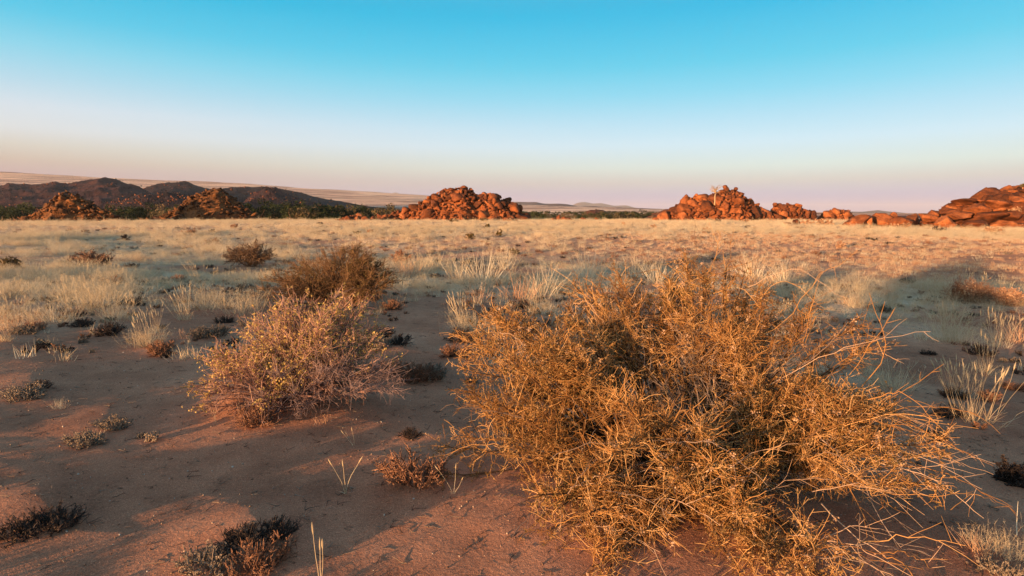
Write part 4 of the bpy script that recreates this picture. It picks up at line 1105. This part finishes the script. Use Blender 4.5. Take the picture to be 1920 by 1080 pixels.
far_b = [(880, 449, 26, 13, 'round olive shrub alone in the pale field, left one of a pair', 'olive'), (935, 443, 18, 12, 'smaller round olive shrub alone in the pale field, right one of a pair', 'olive'),
         (913, 428, 12, 8, 'tiny olive shrub at the foot of the central rock pile', 'olive'), (355, 441, 34, 11, 'low brown shrub in the pale field below the cone shaped pile', 'brown'),
         (233, 450, 26, 9, 'flat dark shrub in the pale field on the left, below the gap of the piles', 'dark'), (440, 428, 13, 8, 'tiny brown shrub below the right foot of the cone shaped pile', 'brown'),
         (395, 437, 16, 7, 'tiny dark shrub right of the low brown one', 'dark'), (400, 457, 32, 9, 'spiky brown plants in the grass above the dome shaped shrub', 'brown'),
         (668, 440, 20, 8, 'low dark shrub in the field below the low stone scatter', 'olive'), (694, 437, 12, 8, 'straw brown little shrub right of the low dark one', 'brown'),
         (1172, 425, 18, 6, 'flat brown shrub in the field between the two tall piles', 'brown'), (1345, 420, 17, 7, 'dark shrub at the foot of the pile with the tree', 'dark'),
         (1398, 419, 18, 6, 'brown flat shrub right of the dark one at the foot of the tall pile', 'brown'), (1324, 434, 20, 7, 'thin orange brown shrub in the bright field below the tall pile', 'red'),
         (1575, 466, 22, 14, 'rusty shrub standing in the orange sand on the right', 'red'), (1640, 452, 6, 4, 'tiny dark twig plant on the orange sand', 'dark'),
         (905, 417, 26, 6, 'dark green shrub pressed against the right foot of the central pile', 'olive'), (850, 419, 30, 5, 'flat dark shrub against the front foot of the central pile', 'olive'),
         (960, 418, 30, 7, 'flat grey brown shrub at the right end of the central pile', 'brown'), (600, 424, 14, 6, 'small dark shrub left of the low stone scatter', 'dark'),
         (1225, 427, 14, 5, 'small brown shrub just left of the tall pile', 'brown'), (1545, 425, 40, 14, 'brown dry shrubs around the low orange boulder', 'brown'),
         (1510, 424, 30, 9, 'rusty shrub right behind the low orange boulder', 'red'), (1690, 432, 40, 14, 'straw coloured shrub at the foot of the round boulders on the right', 'brown'),
         (1760, 434, 36, 8, 'flat dark shrub along the foot of the right outcrop', 'dark'), (965, 477, 26, 12, 'dark olive shrub in the shaded grass right of centre', 'olive'),
         (1860, 437, 40, 12, 'pale shrub among the straw at the foot of the right outcrop', 'brown')]
KT = {'olive': ('brown_twig', 'olive_leaf'), 'brown': ('brown_twig', 'straw_red'), 'dark': ('dark_twig', 'dark_twig'), 'red': ('red_twig', 'straw_red')}
for px, py, w_, h_, lab, kd in far_b:
    mid_bush(px, py, w_, h_, lab, KT[kd][0], KT[kd][1], 0.2)

# ------------------------------------------------------------------ small plants one can point to
VAR = {}
def variants(kind, fn, n=5): VAR[kind] = [to_meshes(fn()) for _ in range(n)]
variants('plume', lambda: plume_grass(0.5, 15, 60, -0.22))
variants('plume_up', lambda: plume_grass(0.5, 26, 60, 0.0, 0.2))
variants('fluffy', lambda: fluffy_grass(0.4, 190, 0.5))
variants('straw', lambda: straw_grass(0.34, 110, 0.22))
variants('straw_red', lambda: straw_grass(0.3, 90, 0.2, 'straw_red'))
variants('dark', lambda: shrublet(0.3, 0.14, 70, 'dark_twig'))
variants('red', lambda: shrublet(0.3, 0.16, 80, 'red_twig'))
variants('grey', lambda: shrublet(0.34, 0.10, 80, 'grey_twig'))
variants('sprig', lambda: sprig(0.25, 3))
CATN = {'plume': ('plumed_grass', 'grass'), 'plume_up': ('plumed_grass', 'grass'), 'fluffy': ('fluffy_grass', 'grass'), 'straw': ('straw_tuft', 'grass'), 'straw_red': ('straw_tuft', 'grass'),
        'dark': ('shrublet', 'plant'), 'red': ('shrublet', 'plant'), 'grey': ('shrublet', 'plant'), 'sprig': ('grass_sprig', 'grass')}
HGT = {'plume': 0.5, 'plume_up': 0.52, 'fluffy': 0.38, 'straw': 0.34, 'straw_red': 0.3, 'dark': 0.15, 'red': 0.17, 'grey': 0.11, 'sprig': 0.25}
GRP = {'plume': 'grass tufts with furry seed heads', 'plume_up': 'grass tufts with furry seed heads', 'fluffy': 'airy pale grass mounds', 'straw': 'dry straw tufts', 'straw_red': 'dry straw tufts',
       'dark': 'low dry shrublets on the sand', 'red': 'low dry shrublets on the sand', 'grey': 'low dry shrublets on the sand', 'sprig': 'single sprigs of grass on the sand'}
cnt = {}
for px, py, hpx, kd, lab in small:
    x, y = gp(px, py)
    k = cnt.get(kd, 0); cnt[kd] = k + 1
    hh = hpx / F * math.hypot(y, CAM_H)
    nm, ct = CATN[kd]
    finish(nm, VAR[kd][k % 5], x, y, lab, ct, GRP[kd], hh / HGT[kd] * {'dark': 0.8, 'red': 0.8, 'grey': 0.8, 'plume': 0.8, 'plume_up': 0.9}.get(kd, 1.05), rng.uniform(-0.5, 0.5) if kd.startswith('plume') else rng.uniform(0, 6.28))

# ------------------------------------------------------------------ scattered grass: uncountable
gpro = [proto('grass_source', to_one(straw_grass(rng.uniform(0.26, 0.38), 90, 0.28, 'straw', 0.6), 'grass_source')) for _ in range(5)]
gpro += [proto('grass_source', to_one(fluffy_grass(0.32, 70, 0.4), 'grass_source')) for _ in range(2)]
gpro += [proto('grass_source', to_one(straw_grass(0.26, 60, 0.24, 'straw_red', 0.5), 'grass_source')) for _ in range(2)]
gpro += [proto('grass_source', to_one(plume_grass(0.42, 8, 26, -0.2), 'grass_source')) for _ in range(1)]


def field(n, r0, r1, amax=46):
    r = np.sqrt(rng.uniform(r0 ** 2, r1 ** 2, n)); a = np.radians(rng.uniform(-amax, amax, n))
    return r * np.sin(a), r * np.cos(a)


px_, py_ = [], []
for n, r0, r1, k in ((6000, 6, 20, 1.0), (16000, 20, 50, 1.0), (26000, 50, 118, 1.0)):
    x, y = field(n, r0, r1); c = grass_cover(x, y)
    keep = rng.uniform(0, 1, n) < c ** 1.3 * k
    px_.append(x[keep]); py_.append(y[keep])
x = np.concatenate(px_); y = np.concatenate(py_)
z = height(x, y) - 0.01
n = len(x); rd = np.hypot(x, y)
scl = rng.uniform(0.5, 1.05, n) * np.interp(rd, [6, 15, 40, 110], [0.75, 0.85, 1.0, 1.35])
pick = rng.integers(0, 10, n)
sandy = sstep(1050, 1450, 960 + F * x / y) * sstep(15, 19, rd + 3 * fbm(x * .2, y * .2, 124, 2)) * (1 - sstep(32, 44, rd))
pick = np.where((rng.uniform(0, 1, n) < sandy * 0.8), 7 + rng.integers(0, 2, n), pick); scl = scl * (1 - 0.68 * sandy) * np.clip(0.85 + 0.9 * fbm(x * 0.5, y * 0.5, 123, 3), 0.4, 1.4)
rot = np.stack([rng.normal(size=n) * 0.06, rng.normal(size=n) * 0.06, rng.uniform(0, 6.28, n)], -1)
scatter('grass', np.stack([x, y, z], -1), rot, scl, pick, gpro, 'pale dry grass covering the plain', 'grass')

x, y = field(60000, 14, 46); px = 960 + F * x / y; rr = np.hypot(x, y)
w_ = sstep(980, 1350, px) * sstep(14, 19, rr + 3 * fbm(x * .2, y * .2, 124, 2)) * (1 - sstep(34, 46, rr)) * np.clip(0.6 + 0.9 * fbm(x * 0.6, y * 0.6, 151, 3), 0.05, 1)
keep = rng.uniform(0, 1, len(x)) < w_; x, y = x[keep], y[keep]; n = len(x)
sgp = [proto('short_grass_source', to_one(straw_grass(0.10, 26, 0.14, m, 0.3), 'short_grass_source')) for m in ('straw_red', 'straw_red', 'straw')]
scatter('short_grass', np.stack([x, y, height(x, y)], -1), np.stack([np.zeros(n), np.zeros(n), rng.uniform(0, 6.28, n)], -1),
        rng.uniform(0.5, 1.25, n), rng.integers(0, 3, n), sgp, 'short sparse pinkish grass on the sand at the right', 'grass')

# small dry plants too many to count, among the grass
spro = [proto('shrublet_source', to_one(shrublet(0.24, 0.11, 30, m), 'shrublet_source')) for m in ('dark_twig', 'red_twig', 'grey_twig', 'red_twig')]
x, y = field(2600, 7, 60); nn = fbm(x * 0.4, y * 0.4, 91, 3)
px = 960 + F * x / y
keep = (nn + rng.normal(size=len(x)) * 0.25 > 0.12) & (np.hypot(x, y) > np.interp(px, [0, 500, 700, 900, 1920], [7, 8, 11, 9, 7]))
x, y = x[keep], y[keep]; n = len(x)
scatter('low_scrub', np.stack([x, y, height(x, y)], -1), np.stack([np.zeros(n), np.zeros(n), rng.uniform(0, 6.28, n)], -1),
        rng.uniform(0.5, 1.3, n), rng.integers(0, 4, n), spro, 'small dry scrub among the grass', 'scrub')

# crumbs of vegetation on the nearer sand: tiny tufts, wisps and stubs
tpro = [proto('stub_source', to_one(straw_grass(0.12, 22, 0.10, m, 0.2), 'stub_source')) for m in ('straw', 'straw_red', 'straw')]
tpro += [proto('stub_source', to_one(shrublet(0.10, 0.05, 12, m), 'stub_source')) for m in ('dark_twig', 'red_twig', 'grey_twig')]
x, y = field(6500, 3.5, 16, 50); px = 960 + F * x / y; rr = np.hypot(x, y)
nn = fbm(x * 0.8, y * 0.8, 141, 3)
keep = rng.uniform(0, 1, len(x)) < np.interp(rr, [3.5, 5.5, 8, 16], [0.01, 0.10, 0.6, 0.9]) * np.clip(0.5 + 2.0 * nn, 0.04, 1) * np.interp(px, [0, 560, 640, 860, 920], [1, 1, 0.35, 0.35, 1])
x, y = x[keep], y[keep]; n = len(x)
scatter('dry_stubble', np.stack([x, y, height(x, y)], -1), np.stack([np.zeros(n), np.zeros(n), rng.uniform(0, 6.28, n)], -1),
        rng.uniform(0.5, 1.5, n), rng.integers(0, 6, n), tpro, 'tiny dry tufts and stubs scattered over the sand', 'stubble')

# gravel and bits of dead twig on the sand
mg, ntg, bg = newmat('gravel', 0.9)
oi = ntg.nodes.new('ShaderNodeObjectInfo')
ntg.links.new(ramp(ntg, [(0, (0.10, 0.06, 0.045)), (0.6, (0.26, 0.16, 0.11)), (0.9, (0.40, 0.30, 0.24)), (1, (0.50, 0.46, 0.42))], oi.outputs['Random']), bg.inputs['Base Color'])
grp = []
for i in range(4):
    me, v_, f_ = boulder_mesh('pebble', 400 + i, 1, mg, 0.2, 4); grp.append(proto('pebble_source', me))
x, y = field(90000, 1.4, 11, 60)
keep = rng.uniform(0, 1, len(x)) < (0.25 + 0.9 * vnoise(x * 1.3, y * 1.3, 95)) * np.interp(np.hypot(x, y), [1.4, 5, 11], [1, 0.8, 0.25]); x, y = x[keep], y[keep]; n = len(x)
sc = 0.0012 + 0.0060 * rng.uniform(0, 1, n) ** 5 + 0.007 * (rng.uniform(0, 1, n) > 0.997)
scatter('gravel', np.stack([x, y, height(x, y) + sc * 0.2], -1), rng.uniform(0, 6.28, (n, 3)), sc, rng.integers(0, 4, n), grp, 'fine gravel strewn over the sand', 'gravel')
lpro = []
for i in range(4):
    A = Acc(); P = grow(np.zeros((2, 3)), np.array([[1, 0, 0.05], [0.8, 0.5, 0.05]]), np.array([0.05, 0.03]), 5, 0.2); P[:, :, 2] = np.abs(P[:, :, 2]) * 0.3 + 0.001
    A.tubes(P, taper(2, 5, 0.0013, 0.0007), np.array([0.5, 0.8])); lpro.append(proto('litter_source', A.mesh('litter_source', [M['grey_twig'] if i < 2 else M['dark_twig']])))
x, y = field(16000, 1.5, 12, 55); n = len(x)
wgt = np.exp(-((x - 1) ** 2 + (y - 3) ** 2) / 3) + np.exp(-((x + 1.7) ** 2 + (y - 4.6) ** 2) / 1.2) + 0.15 + 0.5 * (fbm(x * 1.5, y * 1.5, 161, 3) > 0.25)
keep = rng.uniform(0, 1, n) < wgt; x, y = x[keep], y[keep]; n = len(x)
scatter('plant_litter', np.stack([x, y, height(x, y) + 0.002], -1), np.stack([np.zeros(n), np.zeros(n), rng.uniform(0, 6.28, n)], -1), rng.uniform(0.4, 1.6, n), rng.integers(0, 4, n), lpro,
        'broken dry twigs and straw lying on the sand', 'litter')

# ------------------------------------------------------------------ trees of the river bed
def tree_meshes(h, w_, leafm, n=900, seed=0):
    k = 7; b = np.zeros((k, 3)); d = rng.normal(size=(k, 3)) * 0.5; d[:, 2] = 1
    P = grow(b, d, np.full(k, h * 0.75), 6, 0.15, 0.02)
    T = Acc(); T.tubes(P, taper(k, 6, 0.035 * h, 0.008 * h), rng.uniform(0, 1, k), 5)
    c = P[:, 3:].reshape(-1, 3); i = rng.integers(0, len(c), 26); cc = c[i] + rng.normal(size=(26, 3)) * (w_ * 0.16, w_ * 0.16, h * 0.10)
    j = rng.integers(0, 26, n); rr = rng.uniform(0.09, 0.2, 26)[j] * w_
    u = norm(rng.normal(size=(n, 3))) * (rng.uniform(0.5, 1, n) ** 0.5 * rr)[:, None]; u[:, 2] *= 0.7
    p = cc[j] + u; p[:, 2] = np.maximum(p[:, 2], 0.1)
    Cn = Acc(); Cn.leaves(p, rng.uniform(0.12, 0.28, n) * (w_ / 6) ** 0.5, rng.uniform(0, 1, n), 0.7)
    return {'trunk': T.mesh('trunk', [M['brown_twig']]), 'crown': Cn.mesh('crown', [M[leafm]])}


TM = {'green': [tree_meshes(5.5, 6.5, 'green_leaf', 1300) for _ in range(4)], 'brown': [tree_meshes(5.0, 6.5, 'river_leaf', 1200) for _ in range(3)]}
r_ = np.random.default_rng(3)
TL = {0: 'far left river belt', 1: 'belt behind the two left piles', 2: 'belt left of the central pile', 3: 'belt between central and tall pile'}
TG = {0: 'river trees at the far left', 1: 'river trees behind the two left piles', 2: 'river trees left of the central pile', 3: 'river trees between the central and the tall pile'}
for zone, (a, b_, n_) in enumerate([(-40, 60, 14), (205, 345, 22), (470, 745, 62), (985, 1245, 50)]):
    for k in range(n_):
        pxx = a + (b_ - a) * (k + r_.uniform(0, 1)) / n_; Yd = r_.uniform(165, 290) if zone != 3 else r_.uniform(210, 380)
        Xd = ray(pxx, 400)[0] * Yd
        brown = r_.uniform() < (0.45 if zone in (2, 3) else 0.2)
        ms = TM['brown' if brown else 'green']; me = ms[r_.integers(len(ms))]
        sc_ = r_.uniform(0.7, 1.2) * (1.25, 1.15, 1.2, 0.85)[zone]
        root = link('river_tree', None, None, (Xd, Yd, hz(Xd, Yd) - 0.2), (0, 0, r_.uniform(0, 6)), sc_)
        part_ = ('at its left end', 'left of its middle', 'right of its middle', 'at its right end')[min(3, int(4 * k / n_))]
        tag(root, ('brown leafed' if brown else 'dark green') + ' tree in the ' + TL[zone] + ', ' + part_, 'tree', TG[zone] + (', brown leafed, ' if brown else ', green, ') + part_)
        for nm in ('trunk', 'crown'): link(nm, me[nm], root)
# distant wood and reeds
wpro = [proto('wood_source', m['crown']) for m in TM['green'] + TM['brown']]
x, y = field(3400, 240, 900, 50); pxx = 960 + F * x / y
nn = fbm(x * 0.008, y * 0.02, 97, 3)
keep = (nn > 0.0) & (pxx < 1300) & (np.hypot(x, y) < np.interp(pxx, [0, 500, 1000, 1300], [420, 420, 800, 800])); x, y = x[keep], y[keep]; n = len(x)
scatter('distant_scrub', np.stack([x, y, height(x, y) - 0.5], -1), np.stack([np.zeros(n), np.zeros(n), rng.uniform(0, 6.28, n)], -1), rng.uniform(0.35, 0.75, n), rng.integers(0, 7, n), wpro,
        'mass of dark bushes on the flats beyond the river', 'scrub')
rpro = [proto('reed_source', to_one(straw_grass(1.3, 60, 2.0, 'reed', 0.0), 'reed_source')) for _ in range(3)]
for p in rpro:
    pass
x, y = field(5200, 118, 175, 46); pxx = 960 + F * x / y
keep = ((pxx > 560) & (pxx < 700) | (pxx > 985) & (pxx < 1250)) & (fbm(x * 0.05, y * 0.08, 98, 2) > -0.2); x, y = x[keep], y[keep]; n = len(x)
scatter('reeds', np.stack([x, y, height(x, y)], -1), np.stack([np.zeros(n), np.zeros(n), rng.uniform(0, 6.28, n)], -1), rng.uniform(1.0, 1.9, n), rng.integers(0, 3, n), rpro,
        'light green reeds along the river bed', 'reeds')
# stones on the dark hills
hp = np.concatenate([h_[4:36].reshape(-1, 3) for h_ in HV]); NS = 3000; i = rng.integers(0, len(hp), NS); p = hp[i] + rng.normal(size=(NS, 3)) * (2.5, 2.5, 0.0)
drk = [boulder_mesh('scree_source', 500 + k, 1, M['shade_rock'], 0.2, 6)[0] for k in range(2)] + [boulder_mesh('scree_source', 510, 1, M['red_rock'], 0.2, 6)[0]]
dpr = [proto('scree_source', m_) for m_ in drk]
scatter('hill_scree', p, rng.uniform(0, 6.28, (NS, 3)), rng.uniform(0.3, 1.1, NS) ** 1.3 * np.interp(p[:, 1], [400, 900], [0.7, 1.5]), np.minimum(rng.integers(0, 50, NS) // 24, 2), dpr, 'dark stones strewn over the left hills', 'scree')

# ------------------------------------------------------------------ little trees on the rocks
def rock_tree(px, base_py, Y, hpx, label, flat=False):
    q = at(px, base_py, Y); q[2] += H0; h = hpx / F * Y
    root = link('rock_tree', None, None, tuple(q), None, None); tag(root, label, 'tree', 'small trees growing on the rocks')
    tr = np.array([[[0, 0, -0.3], [0.02, 0, h * 0.15], [0.0, 0, h * 0.35], [0.10 * h * .3, 0, h * 0.55], [0.04 * h, 0, h * 0.68]]])
    T = Acc(); T.tubes(tr, taper(1, 5, 0.036 * h, 0.02 * h), np.array([0.6]), 7)
    link('trunk', T.mesh('trunk', [M['pale_bark']], True), root)
    k = 12; d = rng.normal(size=(k, 3)) * (0.75, 0.75, 0.2); d[:, 2] = 0.35 if flat else 0.7
    i = np.zeros(k, int); p, _ = along(tr, i, rng.uniform(0.62, 1, k)); L = grow(p, d, h * rng.uniform(0.2, 0.42, k), 5, 0.18, 0.05)
    B = Acc(); B.tubes(L, taper(k, 5, 0.016 * h, 0.006 * h), rng.uniform(0, 1, k), 4)
    n2 = 90; i = rng.integers(0, k, n2); p, tg = along(L, i, rng.uniform(0.3, 1, n2)); Q = grow(p, tg + rng.normal(size=p.shape) * 0.6, h * rng.uniform(0.06, 0.16, n2), 3, 0.2)
    B.tubes(Q, taper(n2, 3, 0.005 * h, 0.003 * h), rng.uniform(0, 1, n2), 3)
    link('limbs', B.mesh('limbs', [M['pale_bark']]), root)
    n3 = 500; i = rng.integers(0, n2, n3); p, tg = along(Q, i, rng.uniform(0.2, 1, n3)); Cn = Acc(); Cn.leaves(p + rng.normal(size=p.shape) * 0.03, rng.uniform(0.02, 0.045, n3), rng.uniform(0, 1, n3), 0.5)
    o = link('crown', Cn.mesh('crown', [M['olive_leaf'] if flat else M['brown_twig']]), root); o['kind'] = 'stuff'


rock_tree(1340, 381, 95.5, 37, 'small pale trunked tree with a bare twiggy crown on the tall boulder pile')
rock_tree(1917, 357, 56.0, 14, 'small flat topped thorn tree on the rocks at the right edge', True)
# shrubs growing on the right massif
surf, Dp, Y0 = MS
for k, (px, t, w_, lab) in enumerate([(1668, -0.9, 26, 'pale dry shrub between the round boulders on the right'), (1745, -0.8, 22, 'straw coloured shrub wedged in the right outcrop near its left end'),
        (1800, -0.6, 20, 'small dry shrub half way up the right outcrop'), (1850, -0.7, 18, 'pale shrub on the slope under the large tilted boulder')]):
    x = ray(px, 410)[0] * Y0; y = Y0 + t * float(Dp(x)); s = w_ / F * Y0 / 2; hh = s * 1.1
    lob = [(0, 0, hh * .5, s, s * .8, hh * .5, 1)]
    pt, _, _ = bush_parts(lob, 30, 400, 900, 1800, 'brown_twig', 'straw_red', (0, 0), (0.008, 0.005), (0.2, 0.5), (0.05, 0.15), (0.03, 0.06), 0.3, rootspread=0.1, r2=0.008)
    finish('desert_shrub', pt, x, y, lab, 'bush', 'dry shrubs on the right outcrop', z=float(surf(x, t)) - 0.1)

# ------------------------------------------------------------------ haze
HAZE = True
if HAZE:
    bm = bmesh.new(); bmesh.ops.create_cube(bm, size=1.0)
    me = bpy.data.meshes.new('haze'); bm.to_mesh(me); bm.free()
    hzb = link('haze', me, None, (0, 3000, 117), None, (29000, 25000, 250)); tag(hzb, 'thin evening haze over the plain', 'haze', kind='stuff')
    mh = bpy.data.materials.new('haze'); mh.use_nodes = True; n_ = mh.node_tree; n_.nodes.clear()
    pv = n_.nodes.new('ShaderNodeVolumePrincipled'); pv.inputs['Color'].default_value = (0.86, 0.87, 0.95, 1); pv.inputs['Density'].default_value = 0.000055
    pv.inputs['Anisotropy'].default_value = 0.0
    mo = n_.nodes.new('ShaderNodeOutputMaterial'); n_.links.new(pv.outputs[0], mo.inputs['Volume']); me.materials.append(mh)
print('TRIS', sum(sum(len(p.vertices) - 2 for p in m.polygons) for m in bpy.data.meshes if m.users and len(m.polygons) < 3000) , sum(len(m.polygons) * 2 for m in bpy.data.meshes if len(m.polygons) >= 3000))
